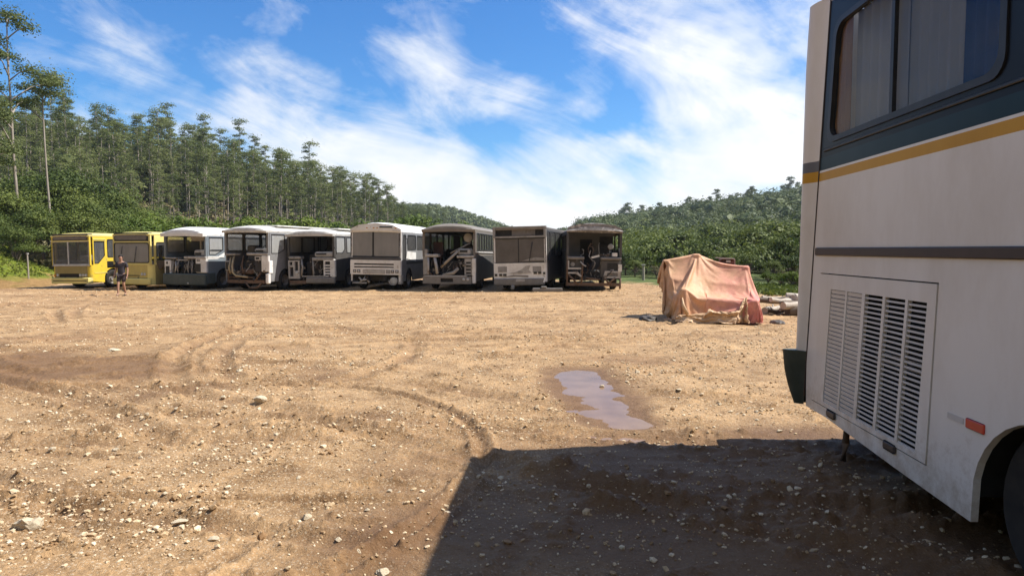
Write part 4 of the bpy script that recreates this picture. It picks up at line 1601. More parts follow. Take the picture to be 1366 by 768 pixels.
# wheels and arches
for wc in WHEELS:
    for x0, sgn in ((.04, 1), (CW - .04, -1)):
        M4 = Matrix.Translation((x0 + sgn * .17, wc, .50)) @ Matrix.Rotation(-sgn * PI / 2, 4, 'Y')
        wh = MB().lathe([(.30, .12), (.44, .135), (.485, .10), (.50, .05), (.50, -.12), (.47, -.15), (.30, -.14)], M4, 32).build('tyre', M['rubber'], None, smooth=True, angle=40)
        whl = empty('wheel', (0, 0, 0))
        whl.parent = coach
        wh.parent = whl
        MB().lathe([(.02, .03), (.10, .05), (.12, .01), (.22, -.02), (.27, .06), (.305, .115)], M4, 24).build('rim', M['rim'], whl, smooth=True, angle=40)
        hb = MB()
        n = 14
        vs = []
        for k in range(n + 1):
            a = PI * k / n
            for xx in (x0 if sgn > 0 else x0 - .5, x0 + .5 if sgn > 0 else x0):
                vs.append((xx, wc + .605 * math.cos(a), .42 + .585 * math.sin(a)))
        hb.add(vs, [(2 * k, 2 * k + 1, 2 * k + 3, 2 * k + 2) for k in range(n)])
        hb.build('wheel_arch', M['void'], coach)
# rusty pipe hanging below the tail
MB().tube([(.10, -.54, .70), (.09, -.55, .40), (.07, -.57, .20), (.03, -.62, .06)], [.03, .032, .032, .028], 10).build('exhaust_pipe', M['rust'], coach, smooth=True, angle=50)
MB().tube([(.5, -1.7, .45), (.30, -1.0, .42), (.09, -.55, .36)], .012, 6).build('exhaust_stay', M['rust'], coach)
# ------------------------------------------------------------------ the row of old buses
def rect(u0, u1, v0, v1):
    return [(u0, v0), (u1, v0), (u1, v1), (u0, v1)]


def rrec(u0, u1, v0, v1, r=.08):
    return rrect(u0, u1, v0, v1, r, 3)


def wheel_at(parent, x, y, rad, sgn, W):
    """sgn=+1: the face looks to +x"""
    whl = empty('wheel', (0, 0, 0))
    whl.parent = parent
    M4 = Matrix.Translation((x, y, rad)) @ Matrix.Rotation(sgn * PI / 2, 4, 'Y')
    q = rad / .5
    MB().lathe([(.29 * q, .10), (.42 * q, .13), (.48 * q, .10), (rad, .05), (rad, -.11), (.47 * q, -.14), (.29 * q, -.13)], M4, 24).build('tyre', M['rubber'], whl, smooth=True, angle=40)
    MB().lathe([(.015, .02), (.09, .04), (.11, -.02), (.21, -.05), (.26, .04), (.295 * q, .10)], M4, 20).build('rim', M['rim'], whl, smooth=True, angle=40)


def seat(parent, x, y, z, mat, w=.9, h=.75):
    s = MB()
    s.cbox(x - w / 2, x + w / 2, y, y + .42, z, z + .14, .03)
    s.cbox(x - w / 2, x + w / 2, y + .40, y + .50, z + .1, z + h, .03)
    for k in (-.35, .35):
        s.box(x + k * w - .02, x + k * w + .02, y + .1, y + .3, z - .35, z)
    s.build('seat', mat, parent)


def bus(label, loc, yaw, W=2.5, L=10.5, zb=.32, zsill=1.5, zt=2.75, crown=.32, side='grey_side', rear='grey_side', roof='roof_dirty', glass='milky', wheels=(1.1, 6.4),
        wheel_r=.48, rwin=None, lwin=None, rholes=(), rake=.0, corner=None, cr=.14, tilt=(0, None), floor_z=.85, seats='seat_cloth', vis=.10, arch=True, lowcut=None, roof_th=.07, group='old buses parked in a row'):
    h = W / 2
    if tilt[1] is None:
        tilt = (0, random.Random(label).uniform(-.8, .8))
    root = empty('old_bus', loc, 0, label, 'bus', group, rot=(R(tilt[0]), R(tilt[1]), -R(yaw)))
    root['W'] = W
    del root['W']
    # roof shell
    rm = MB()
    n = 16
    rows = []
    for (y, s, dz) in ((-vis, .10, -.02), (-vis + .05, .50, 0), (.12, .80, 0), (.45, .95, 0), (1.1, 1, 0), (L - .6, 1, 0), (L - .1, .7, 0), (L, .2, -.02)):
        r_ = []
        for k in range(n + 1):
            t = -1 + 2 * k / n
            x = h * (1.012) * math.copysign(abs(math.sin(t * PI / 2)) ** .9, t)
            z = zt + dz + crown * s * (1 - abs(x / (h * 1.012)) ** 2.6)
            r_.append((x, y, z))
        rows.append(r_)
    up = [p for r_ in rows for p in r_]
    dn = [(x * .985, y + (.02 if i == 0 else 0), z - roof_th) for i, r_ in enumerate(rows) for x, y, z in r_]
    w_ = n + 1
    fs = [(i * w_ + k, i * w_ + k + 1, (i + 1) * w_ + k + 1, (i + 1) * w_ + k) for i in range(len(rows) - 1) for k in range(n)]
    o = len(up)
    fs += [tuple(reversed([q + o for q in f])) for f in fs]
    fs += [(k + 1, k, k + o, k + 1 + o) for k in range(n)]
    lr = (len(rows) - 1) * w_
    fs += [(lr + k, lr + k + 1, lr + k + 1 + o, lr + k + o) for k in range(n)]
    for i in range(len(rows) - 1):
        fs += [(i * w_, (i + 1) * w_, (i + 1) * w_ + o, i * w_ + o), ((i + 1) * w_ + n, i * w_ + n, i * w_ + n + o, (i + 1) * w_ + n + o)]
    rm.add(up + dn, fs)
    rm.build('roof', M[roof], root, smooth=True, angle=35)
    # sides
    if rwin is None:
        rwin = [[(cr + .08, zsill + .02), (.62, zsill + .02), (1.0, zsill + .35), (1.0, zt - .14), (cr + .08, zt - .14)]]
        rwin += [rrec(1.12 + k * 1.5, 1.12 + k * 1.5 + 1.4, zsill + .25, zt - .14) for k in range(int((L - 1.6) / 1.5))]
    if lwin is None:
        lwin = [rrec(cr + .1 + k * 1.32, cr + .1 + k * 1.32 + 1.2, zsill + .2, zt - .14) for k in range(int((L - .6) / 1.32))]
    ol = [(cr, zb)]
    for wc in wheels:
        if arch:
            ol.append((wc - wheel_r - .12, zb))
            for k in range(1, 12):
                a = PI - PI * k / 12
                ol.append((wc + (wheel_r + .12) * math.cos(a), max(zb + .001, wheel_r + (wheel_r + .10) * math.sin(a))))
            ol.append((wc + wheel_r + .12, zb))
    ol += [(L, zb), (L, zt - .02), (cr, zt - .02)]
    mpr = lambda u, v, w: (h + w, u, v)
    mpl = lambda u, v, w: (-h - w, u, v)
    for mp, wn_, hl in ((mpr, rwin, rholes), (mpl, lwin, ())):
        MB().panel(ol, [q for q in wn_] + list(hl), .05, mp).build('side_panel', M[side], root)
        for q in wn_:
            cu = sum(p[0] for p in q) / len(q)
            cv = sum(p[1] for p in q) / len(q)
            inn = [(cu + (u - cu) * .93, cv + (v - cv) * .93) for u, v in q]
            fr = MB().panel(q, [inn], .04, lambda u, v, w, mp=mp: mp(u, v, w + .01)).build('window', M['black'], root)
            if glass:
                MB().panel([(cu + (u - cu) * .95, cv + (v - cv) * .95) for u, v in q], [], .006, lambda u, v, w, mp=mp: mp(u, v, w - .015)).build('pane', M[glass], fr)
    # rounded front corners below the sill
    if corner:
        for s in (1, -1):
            vs, f2 = [], []
            for k in range(7):
                a = PI / 2 * k / 6
                x = s * (h - cr + cr * math.sin(a))
                y = cr - cr * math.cos(a)
                vs += [(x, y, zb), (x, y, zsill)]
            f2 = [(2 * k, 2 * k + 2, 2 * k + 3, 2 * k + 1) for k in range(6)]
            MB().add(vs, f2).build('corner_panel', M[corner], root, smooth=True)
    # windscreen posts
    for s in (1, -1):
        x = s * (h - .06)
        MB().box(x - .05, x + .05, .0, .09, zsill - .02, zt - .01).build('windscreen_post', M[corner or side], root)
    MB().panel(rect(-h + .02, h - .02, zb, zt), [rrec(-h + .35, h - .35, zsill + .2, zt - .2)], .05, lambda u, v, w: (u, L + w, v)).build('rear_panel', M[rear], root)
    MB().box(-h + .06, h - .06, .35, L - .06, floor_z - .06, floor_z).build('floor', M['soot'], root)
    MB().box(-h + .08, h - .08, .6, L - .2, zt + .0, zt + .02).build('ceiling_lining', M['soot'], root)
    c_ = MB()
    for x in (-.45, .37):
        c_.box(x, x + .08, -.02, L - .3, .46, .66)
    for y in (.3, 1.6, 3.2, 5, 7, 9):
        c_.box(-h + .15, h - .15, y, y + .07, .56, .68)
    c_.tube([(-h + .2, wheels[0], wheel_r), (h - .2, wheels[0], wheel_r)], .07, 8)
    c_.tube([(-h + .2, wheels[1], wheel_r), (h - .2, wheels[1], wheel_r)], .09, 8)
    c_.build('chassis_frame', M['soot'], root)
    for wc in wheels:
        for s in (1, -1):
            wheel_at(root, s * (h - .14), wc, wheel_r, s, W)
    for k in range(4):
        for s in (-1, 1):
            if (k, s) == (0, -1):
                continue
            seat(root, s * (h - .62), 2.4 + k * 1.3, floor_z + .36, M[seats])
    return root, h, zsill, zt


def wiring(root, seed, n, u0, u1, v0, v1, mats=('black', 'rust', 'grey_metal')):
    """tangle of cables, brackets and torn trim left where the front has been stripped"""
    q = random.Random(seed)
    for m in mats:
        b = MB()
        for _ in range(n):
            u, v = q.uniform(u0, u1), q.uniform(v0 + .3, v1)
            y = q.uniform(.02, .5)
            pts = [(u, y, v)]
            for k in range(4):
                u += q.uniform(-.14, .14)
                v -= q.uniform(.02, .22)
                y += q.uniform(-.08, .08)
                pts.append((u, max(-.05, y), max(v, v0)))
            b.tube(pts, q.choice((.008, .012, .02)), 5)
        b.build('wiring' if m == 'black' else 'torn_trim', M[m], root)
    b = MB()
    for _ in range(n):
        u, v = q.uniform(u0, u1), q.uniform(v0, v1)
        b.box(u, u + q.uniform(.03, .16), -.02, .03, v, v + q.uniform(.02, .12), rot=(q.uniform(-.4, .4), q.uniform(-.8, .8), q.uniform(-.4, .4)))
    b.build('torn_trim', M['brown_side'], root)


class Front:
    """builds front parts from readings on the front face: u across (image left to right), v up, w outwards"""
    def __init__(s, root):
        s.root = root

    def mp(s, u, v, w):
        return (u, -w, v)

    def box(s, name, mat, u0, u1, v0, v1, w0=-.05, w1=.02, c=0, label=None, parent=None, roll=0, tip=0):
        b = MB()
        if c:
            b.cbox(u0, u1, -w1, -w0, v0, v1, c)
        else:
            b.box(u0, u1, -w1, -w0, v0, v1, rot=(R(tip), R(roll), 0) if roll or tip else None)
        return b.build(name, M[mat], parent or s.root, label=label)

    def plate(s, name, mat, outline, holes=(), w=0.0, th=.04, parent=None, label=None):
        return MB().panel(outline, list(holes), th, lambda u, v, ww: s.mp(u, v, w + ww)).build(name, M[mat], parent or s.root, label=label)

    def disc(s, name, mat, u, v, r, w=.03, d=.05, parent=None, n=18, dish=.5, label=None):
        M4 = Matrix.Translation((u, -w, v)) @ Matrix.Rotation(PI / 2, 4, 'X')
        b = MB().lathe([(r * .98, -d), (r, 0), (r * .86, .012), (r * .5, .012 + .02 * dish), (.001, .012 + .03 * dish)], M4, n)
        return b.build(name, M[mat], parent or s.root, smooth=True, label=label)

    def tube(s, name, mat, pts, r, parent=None, n=8):
        return MB().tube([s.mp(*p) for p in pts], r, n).build(name, M[mat], parent or s.root, smooth=True)

    def slots(s, name, mat, u0, u1, v0, v1, k, w0, w1, fill=.5, parent=None):
        b = MB()
        st = (v1 - v0) / k
        for i in range(k):
            b.box(u0, u1, -w1, -w0, v0 + st * i, v0 + st * (i + fill))
        return b.build(name, M[mat], parent or s.root)

    def steering(s, u, v, w):
        r = empty('steering_wheel', (0, 0, 0))
        r.parent = s.root
        M4 = Matrix.Translation((u, -w, v)) @ Matrix.Rotation(R(55), 4, 'X')
        pts = [M4 @ Vector((.22 * math.cos(2 * PI * k / 16), .22 * math.sin(2 * PI * k / 16), 0)) for k in range(17)]
        MB().tube(pts, .018, 6, False).build('wheel_rim', M['black'], r)
        MB().tube([(u, -w, v), (u, -w + .05, v - .55)], .03, 6).build('steering_column', M['black'], r)


def bz_(x, y):
    return float(ground_z(np.array([x]), np.array([y]), False)[0]) - .01


def place(px_l, px_r, Y, W, yaw):
    a = R(yaw)
    X = (px_l - 683) / FOC * Y
    x, y = X + W / 2 * math.cos(a), Y - W / 2 * math.sin(a)
    return (x, y, bz_(x, y))


# ---- 1: yellow city bus, two-part windscreen
root, h, zs, zt = bus('leftmost yellow city bus, with a clear two-part windscreen and dark sign box', place(70, 121, 34.8, 2.5, 14.2), 14.2,
                      zb=.30, zsill=1.24, zt=2.78, crown=.17, side='yellow', rear='yellow', roof='pale_yellow', glass='clear', wheels=(1.45, 6.8), corner='yellow', cr=.20, vis=.02,
                      rwin=[[(.26, 1.30), (.50, 1.30), (.92, 1.72), (.92, 2.50), (.26, 2.50)]] + [rrec(1.08 + k * 1.5, 2.48 + k * 1.5, 1.62, 2.60) for k in range(6)],
                      rholes=[rect(1.04, 1.85, 1.06, 1.42)])
F = Front(root)
F.plate('sign_box', 'brown_dark', rrec(-1.16, 1.16, 2.52, 2.88, .06), [], -.0, .3)
F.plate('sign_glass', 'brown_side', rrec(-1.08, 1.08, 2.57, 2.83, .05), [], .012, .01)
F.box('trim_strip', 'pale_yellow', -1.22, 1.22, 2.475, 2.52, -.05, .025)
ws = F.plate('windscreen', 'alu', rect(-1.2, 1.2, 1.235, 2.475), [rect(-1.14, -.20, 1.29, 2.44), rect(-.13, 1.14, 1.29, 2.44)], .0, .05)
F.plate('pane', 'clear', rect(-1.14, -.20, 1.29, 2.44), [], -.02, .006, parent=ws)
F.plate('pane', 'clear', rect(-.13, 1.14, 1.29, 2.44), [], -.02, .006, parent=ws)
F.box('dashboard', 'grey_metal', -1.15, 1.15, 1.2, 1.50, -.60, -.10, .05)
F.box('instrument_cowl', 'light_metal', .28, 1.02, 1.48, 1.76, -.55, -.22, .06)
F.steering(.62, 1.80, -.72)
fp = F.plate('front_panel', 'shaded_yellow', rect(-1.06, 1.06, .56, 1.235), [rect(-.80, .48, .60, .79)], 0, .04)
F.box('belt_strip', 'alu', -1.2, 1.2, 1.19, 1.232, -.02, .03)
F.slots('grille', 'black', -.80, .48, .60, .79, 4, -.06, -.02, .6)
F.box('grille_recess', 'soot', -.82, .5, .58, .81, -.12, -.07)
for u in (-1.06, -.9, .58, .76, .94):
    F.disc('headlight', 'lens' if abs(u) < 1.0 else 'amber', u, .70, .075, .02)
MB().add([(-1.27 + .0, .12, .27), (-1.2, -.12, .27), (1.2, -.12, .27), (1.27, .12, .27), (-1.27, .12, .55), (-1.2, -.12, .55), (1.2, -.12, .55), (1.27, .12, .55), (-1.2, -.06, .58), (1.2, -.06, .58)],
         [(0, 1, 5, 4), (1, 2, 6, 5), (2, 3, 7, 6), (5, 6, 9, 8), (4, 5, 8), (6, 7, 9)]).build('bumper', M['pale_yellow'], root)
F.slots('rub_strip', 'black', -1.1, 1.1, .40, .44, 1, .12, .125, 1)
MB().tube([(-1.2, -.05, 2.2), (-1.5, -.2, 2.15), (-1.52, -.22, 1.9)], .02, 6).build('mirror_arm', M['black'], root)
MB().cbox(-1.62, -1.44, -.26, -.18, 1.55, 1.92, .02).build('mirror', M['black'], root)
MB().box(h - .45, h - .42, 1.05, 1.85, 1.05, 1.43).build('access_recess', M['soot'], root)
MB().box(h + .003, h + .02, .22, 1.02, .80, .83).build('body_rib', M['pale_yellow'], root)
MB().box(h + .003, h + .02, .22, 1.0, 2.56, 2.60).build('gutter', M['pale_yellow'], root)

# ---- 2: yellow city bus, one big clouded windscreen
root, h, zs, zt = bus('pale yellow city bus with one big clouded windscreen, behind the walking person', place(152, 198, 33.6, 2.5, 20), 19.0,
                      zb=.27, zsill=1.30, zt=2.82, crown=.14, side='pale_yellow', rear='pale_yellow', roof='pale_yellow', glass='clear', wheels=(1.5, 6.8), corner='pale_yellow', cr=.24, vis=.02,
                      rwin=[rrec(.34, .95, 1.52, 2.42)] + [rrec(1.1 + k * 1.5, 2.5 + k * 1.5, 1.52, 2.55) for k in range(6)])
F = Front(root)
F.plate('sign_box', 'black', rrec(-1.2, 1.14, 2.46, 2.90, .14), [], .0, .3)
F.plate('sign_glass', 'brown_side', rrec(-1.08, 1.02, 2.53, 2.83, .1), [], .012, .01)
F.plate('windscreen_surround', 'pale_yellow', rect(-1.25, 1.25, 1.3, 2.46), [rrec(-1.18, 1.16, 1.36, 2.40, .12)], .0, .05)
ws = F.plate('windscreen', 'black', rrec(-1.18, 1.16, 1.36, 2.40, .12), [rrec(-1.13, 1.11, 1.41, 2.35, .1)], .006, .03)
F.plate('pane', 'cloudy', rrec(-1.14, 1.12, 1.40, 2.36, .1), [], -.012, .006, parent=ws)
F.tube('wiper', 'black', [(.2, 1.42, .02), (.35, 2.2, .02)], .012)
F.tube('wiper', 'black', [(-.75, 1.42, .02), (-.6, 2.2, .02)], .012)
F.box('dashboard', 'grey_metal', -1.15, 1.15, 1.2, 1.46, -.60, -.10, .05)
F.plate('front_panel', 'dull_yellow', rect(-1.02, 1.02, .62, 1.31), [], .0, .04)
F.box('belt_strip', 'pale_yellow', -1.02, 1.02, 1.27, 1.31, -.02, .02)
for u in (-.98, -.82, .66, .84):
    F.disc('headlight', 'lens', u, .80, .075, .02)
F.slots('air_slot', 'black', -.5, .5, .70, .78, 2, .0, .008, .5)
F.box('bumper', 'pale_yellow', -1.24, 1.24, .27, .60, -.06, .10, .05)
F.box('bumper_slot', 'brown_dark', -.55, -.4, .36, .5, .09, .106)
MB().add([(h + .01, .30, 1.50), (h + .55, .75, 1.44), (h + .01, 1.1, 1.48), (h + .01, .45, 1.02), (h + .03, .30, 1.50), (h + .57, .75, 1.46), (h + .03, 1.1, 1.48), (h + .03, .45, 1.02)],
         [(0, 1, 3), (1, 2, 3), (4, 7, 5), (5, 7, 6), (0, 4, 5, 1), (1, 5, 6, 2)]).build('bent_flap', M['brown_dark'], root, label='bent dark flap sticking out of the side')
MB().box(h + .003, h + .015, .26, 4, .28, 1.28).build('skirt_panel', M['shaded_yellow'], root)


def wreck_pods(F, spec):
    for (name, mat, *a) in spec:
        F.box(name, mat, *a)


# ---- 3: gutted bus with white roof and dark green bumper
root, h, zs, zt = bus('gutted bus with bright white roof, white corner panel and dark green bumper', place(219, 275, 33, 2.5, 14.9), 14.9, zb=.38, zsill=1.62, zt=2.80, crown=.34, side='blue_grey', rear='white',
                      roof='roof_white', wheels=(1.3, 6.6), corner=None, cr=.10, vis=.22, roof_th=.16,
                      rwin=[[(.22, 1.74), (.70, 1.74), (1.25, 1.98), (1.25, 2.62), (.22, 2.62)]] + [rrec(1.42 + k * 1.5, 2.8 + k * 1.5, 1.85, 2.62) for k in range(5)])
F = Front(root)
F.box('ledge', 'grey_metal', -1.2, -.52, 1.52, 1.60, -.40, .02, .02)
F.box('ledge', 'light_metal', -.05, 1.25, 1.54, 1.66, -.45, .03, .02)
F.box('engine_cover', 'soot', -.62, .05, .85, 1.55, -1.5, -.7, .05)
F.box('bay_ledge', 'light_metal', -.60, .1, 1.44, 1.49, -.5, -.1)
F.box('instrument_cowl', 'light_metal', .40, 1.05, 1.66, 1.98, -.55, -.15, .06)
F.box('cowl_slot', 'black', .48, .85, 1.72, 1.84, -.16, -.142)
F.box('ceiling_flap', 'grey_metal', -.02, 1.0, 2.42, 2.80, -.50, -.44, tip=25, label='loose grey ceiling panel hanging down')
F.box('bulkhead', 'soot', -.28, .22, .85, 2.62, -2.0, -1.9)
F.box('centre_post', 'light_metal', .22, .32, 1.6, 2.55, -.9, -.8)
F.box('pod', 'white', -1.24, -.86, .70, 1.46, -.25, .0, .02)
F.box('lamp_opening', 'black', -1.16, -.93, .76, 1.16, -.02, .008)
F.box('lamp_opening', 'dark_lens', -1.12, -1.02, 1.26, 1.38, -.02, .008)
for u in (-.80, -.50, .12, .30):
    F.tube('strut', 'grey_metal', [(u, .75, -.10), (u + random.uniform(-.06, .06), 1.1, -.08), (u + .03, 1.52, -.12)], .035)
F.tube('hose', 'light_metal', [(-.62, 1.4, -.1), (-.55, 1.1, .0), (-.66, .8, -.05)], .04)
F.disc('fan_hub', 'grey_metal', -.22, 1.12, .16, -.35)
F.box('engine_block', 'soot', -.55, .35, .55, 1.3, -1.2, -.4, .06)
F.box('pod', 'white', .62, 1.25, .84, 1.60, -.18, .005, .03)
F.box('lamp_opening', 'black', .58, .93, .88, 1.30, -.02, .014)
F.box('lamp_opening', 'grey_metal', .70, .90, 1.40, 1.52, -.02, .014)
F.box('bumper', 'green_bumper', -1.26, 1.28, .22, .80, -.10, .14, .05)
MB().cbox(h - .02, h + .035, .06, .62, .30, .84, .02).build('bumper', M['green_bumper'], root)
F.disc('tow_hook', 'light_metal', .28, .32, .05, .15)
MB().box(h + .005, h + .02, .1, 1.3, 1.60, 1.66).build('belt_strip', M['white'], root)
MB().add([(h + .008, .10, 1.60), (h + .008, .75, 1.60), (h + .008, 1.35, 1.86), (h + .008, 1.35, 1.70), (h + .008, .8, 1.52), (h + .008, .10, 1.52)], [(0, 1, 4, 5), (1, 2, 3, 4)]).build('belt_flash', M['white'], root)
MB().tube([(h + .01, .32, 1.98), (h + .01, 1.2, 1.98)], .02, 6).build('window_rail', M['black'], root)
F.steering(.62, 1.9, -.75)
seat(root, .6, 1.1, 1.2, M['seat_cloth'], .5, .9)

wiring(root, 3, 9, -1.0, 1.0, .55, 1.6)

# ---- 4: gutted bus, no bumper, hoses hanging
root, h, zs, zt = bus('gutted bus without bumper, tan hoses hanging in its open front, white-rimmed roof', place(300, 358, 32.1, 2.5, 16.6), 15.5, zb=.45, zsill=1.72, zt=2.90, crown=.27, side='grey_side', rear='grey_side', roof='roof_dirty',
                      wheels=(1.35, 6.6), corner=None, cr=.10, vis=.18, roof_th=.10,
                      rwin=[[(.22, 1.80), (.80, 1.80), (1.3, 2.0), (1.3, 2.74), (.22, 2.74)]] + [rrec(1.5 + k * 1.5, 2.85 + k * 1.5, 1.9, 2.74) for k in range(5)])
F = Front(root)
MB().cbox(-.9, .95, 1.2, 6.5, 3.12, 3.20, .04).build('roof_rack', M['roof_dirty'], root)
F.box('ledge', 'grey_metal', -1.2, -.62, 1.70, 1.80, -.40, .02, .02)
F.box('ledge', 'light_metal', .02, 1.22, 1.72, 1.83, -.45, .03, .02)
F.box('engine_cover', 'dark_side', -.58, -.12, 1.3, 2.2, -1.3, -.8, .06)
F.box('instrument_cowl', 'light_metal', .34, 1.0, 1.84, 2.06, -.55, -.15, .06)
F.box('cowl_slot', 'black', .42, .85, 1.88, 1.96, -.16, -.142)
F.box('bulkhead', 'soot', -.30, .02, .85, 2.75, -2.0, -1.9)
F.box('pod', 'grey_metal', -1.22, -.95, .95, 1.45, -.25, .0, .02)
F.box('lamp_opening', 'black', -1.18, -1.0, 1.0, 1.38, -.02, .008)
F.box('lamp_opening', 'light_metal', .48, .82, 1.46, 1.68, -.10, .006)
F.box('lamp_opening', 'black', .54, .72, 1.52, 1.62, -.02, .012)
F.box('shelf_unit', 'soot', .45, .9, .9, 1.44, -.3, -.05)
F.box('corner_plate', 'white', .84, 1.25, .93, 1.71, -.18, .02, .03)
MB().cbox(h - .03, h + .03, .0, .30, .85, 1.46, .02).build('corner_plate', M['white'], root)
F.box('bumper_bracket', 'white', 1.08, 1.26, .36, .85, -.15, .04, .03, label='white bracket hanging under the corner plate')
F.tube('hose', 'tan_pipe', [(-.78, 1.65, -.1), (-.80, 1.2, .02), (-.74, .86, .05), (-.55, .72, .06), (.1, .66, .05)], .05)
F.tube('hose', 'tan_pipe', [(-.95, 1.6, -.1), (-1.0, 1.1, .0), (-.9, .8, .0)], .045)
F.tube('pipe', 'rust', [(-.3, 1.7, -.2), (-.34, 1.2, -.1), (-.2, .7, -.1)], .03)
F.box('cross_beam', 'rust', -1.1, 1.0, .36, .52, -.2, .02)
F.box('cross_beam', 'rust', -1.12, .5, .60, .66, -.25, -.15)
for p in ([(-.1, .45, .02), (.2, .16, .06), (.6, .14, .05), (.85, .4, .02)], [(.5, .5, 0), (.75, .9, -.05)], [(-1.0, .4, 0), (-1.1, .9, -.05), (-1.0, 1.6, -.1)]):
    F.tube('strut', 'rust', p, .04)
F.box('engine_block', 'soot', -.5, .4, .7, 1.5, -1.3, -.5, .06)
F.box('engine_block', 'rust', -.62, .15, .78, 1.05, -.5, -.25, .06)
seat(root, .6, 1.2, 1.3, M['seat_cloth'], .5, .9)
F.steering(.6, 2.05, -.75)

wiring(root, 4, 9, -1.0, 1.0, .55, 1.6)

# ---- 5: gutted bus, louvred lamp pods
root, h, zs, zt = bus('gutted black-sided bus with a white corner panel and louvred lamp stack', place(384, 447, 32.5, 2.5, 10.1), 10.1, zb=.45, zsill=1.62, zt=2.75, crown=.26, side='dark_side', rear='grey_side', roof='roof_dirty',
                      wheels=(1.7, 6.8), corner=None, cr=.10, vis=.20, roof_th=.12,
                      rwin=[[(.2, 1.80), (.9, 1.80), (1.2, 2.0), (1.2, 2.62), (.2, 2.62)]] + [rrec(1.4 + k * 1.5, 2.75 + k * 1.5, 1.8, 2.62) for k in range(5)])
F = Front(root)
MB().cbox(-.7, .95, 1.2, 9.5, 2.97, 3.06, .04).build('roof_hatch', M['roof_dirty'], root)
F.box('ledge', 'grey_metal', -1.2, -.55, 1.52, 1.66, -.40, .02, .03)
F.box('instrument_cowl', 'light_metal', .15, 1.15, 1.60, 1.88, -.55, -.05, .07)
F.box('cowl_slot', 'black', .25, .8, 1.72, 1.80, -.06, -.042)
F.box('ledge', 'grey_metal', .05, 1.2, 1.44, 1.60, -.45, .02, .03)
F.box('engine_cover', 'soot', -.45, .1, .85, 1.75, -1.3, -.6, .08)
F.box('bulkhead', 'soot', -.05, .3, .85, 2.6, -2.0, -1.9)
F.plate('pod', 'light_metal', rect(-1.22, -.62, .55, 1.46), [rect(-1.15, -.95, .66, 1.12), rect(-.88, -.70, .95, 1.4), rect(-1.15, -1.0, 1.22, 1.38)], .0, .12)
F.box('lamp_opening', 'soot', -1.2, -.64, .56, 1.44, -.3, -.14)
F.disc('headlight', 'lens', -.78, .82, .09, .0)
F.plate('pod', 'white', rect(.66, 1.06, .66, 1.48), [rect(.72, 1.0, 1.24, 1.40)] + [rect(.71, 1.0, .70 + .135 * k, .77 + .135 * k) for k in range(4)], .01, .10)
F.box('lamp_opening', 'black', .68, 1.04, .67, 1.46, -.25, -.10)
F.box('corner_plate', 'white', 1.04, 1.26, .62, 1.50, -.16, .015, .03)
F.tube('strut', 'grey_metal', [(-.55, 1.5, -.1), (-.45, 1.1, 0), (-.55, .7, -.05)], .05)
F.tube('strut', 'grey_metal', [(.05, 1.5, -.1), (.1, .7, -.05)], .04)
F.box('engine_block', 'soot', -.5, .55, .55, 1.4, -1.3, -.45, .06)
F.box('bumper', 'grey_bumper', -.25, 1.27, .32, .62, -.08, .10, .04)
F.box('cross_beam', 'grey_metal', -.5, .75, .64, .70, -.1, .02)
F.box('bumper', 'rust', -1.15, -.25, .30, .46, -.1, .04, label='bare rusty end of the bumper')
F.tube('mirror_arm', 'black', [(1.24, 2.1, .02), (1.42, 1.95, .15), (1.42, 1.75, .16)], .02)
seat(root, .6, 1.2, 1.25, M['seat_cloth'], .5, .9)
F.steering(.62, 1.95, -.78)

wiring(root, 5, 9, -1.0, 1.0, .55, 1.6)

# ---- 6: white coach of the row with a complete frosted windscreen
root, h, zs, zt = bus('white coach in the middle of the row, its two-part frosted windscreen complete', place(467, 535, 31.3, 2.5, 6.6), 7.5, zb=.42, zsill=1.46, zt=2.80, crown=.44, side='grey_side', rear='white', roof='roof_white',
                      glass='dark_glass', wheels=(1.35, 7.0), corner='white', cr=.10, vis=.03, roof_th=.06,
                      rwin=[rrec(.28, .78, 1.42, 2.66), rrec(1.0, 2.5, 1.92, 2.66)] + [rrec(2.65 + k * 1.6, 4.15 + k * 1.6, 1.92, 2.66) for k in range(4)])
F = Front(root)
F.plate('roof_brow', 'roof_white', [(-1.24, 2.82), (1.24, 2.82), (1.24, 2.90), (.8, 3.10), (0, 3.18), (-.8, 3.10), (-1.24, 2.90)], [], .05, .3)
F.box('marker_lamp', 'black', .20, .82, 2.96, 3.02, .04, .07)
for u in (-.45, -.12, .05, .95):
    F.box('marker_lamp', 'amber', u, u + .07, 2.93, 2.97, .04, .065)
ws = F.plate('windscreen', 'black', rect(-1.25, 1.2, 1.55, 2.84), [rrec(-1.18, -.17, 1.62, 2.79, .06), rrec(-.09, 1.13, 1.62, 2.79, .06)], .0, .05)
F.plate('pane', 'cloudy', rect(-1.2, -.15, 1.60, 2.81), [], -.015, .006, parent=ws)
F.plate('pane', 'cloudy', rect(-.11, 1.15, 1.60, 2.81), [], -.015, .006, parent=ws)
F.box('belt_strip', 'dark_side', -1.24, 1.24, 1.42, 1.56, -.05, .03, .02)
fp = F.plate('front_panel', 'white', rrec(-1.24, 1.24, .74, 1.43, .04), [rect(-1.06, .90, 1.20, 1.27), rect(-1.06, .90, 1.07, 1.13)], .05, .06)
F.box('groove_backing', 'black', -1.1, .95, 1.02, 1.3, -.06, -.02)
F.plate('licence_recess', 'light_metal', rrec(-.62, .48, .78, .99, .03), [], .062, .02)
for u in (-1.02, -.82, .84, 1.06):
    F.box('headlight', 'dark_lens', u - .075, u + .075, .83, .97, .04, .062, label=None)
    F.disc('headlight', 'lens', u, .90, .05, .062, .02)
F.box('lamp_surround', 'grey_metal', .52, .74, .80, .98, .04, .06)
F.box('bumper_bracket', 'grey_metal', -1.15, -.45, .30, .37, -.3, .02, label='bent bumper bracket under the front')
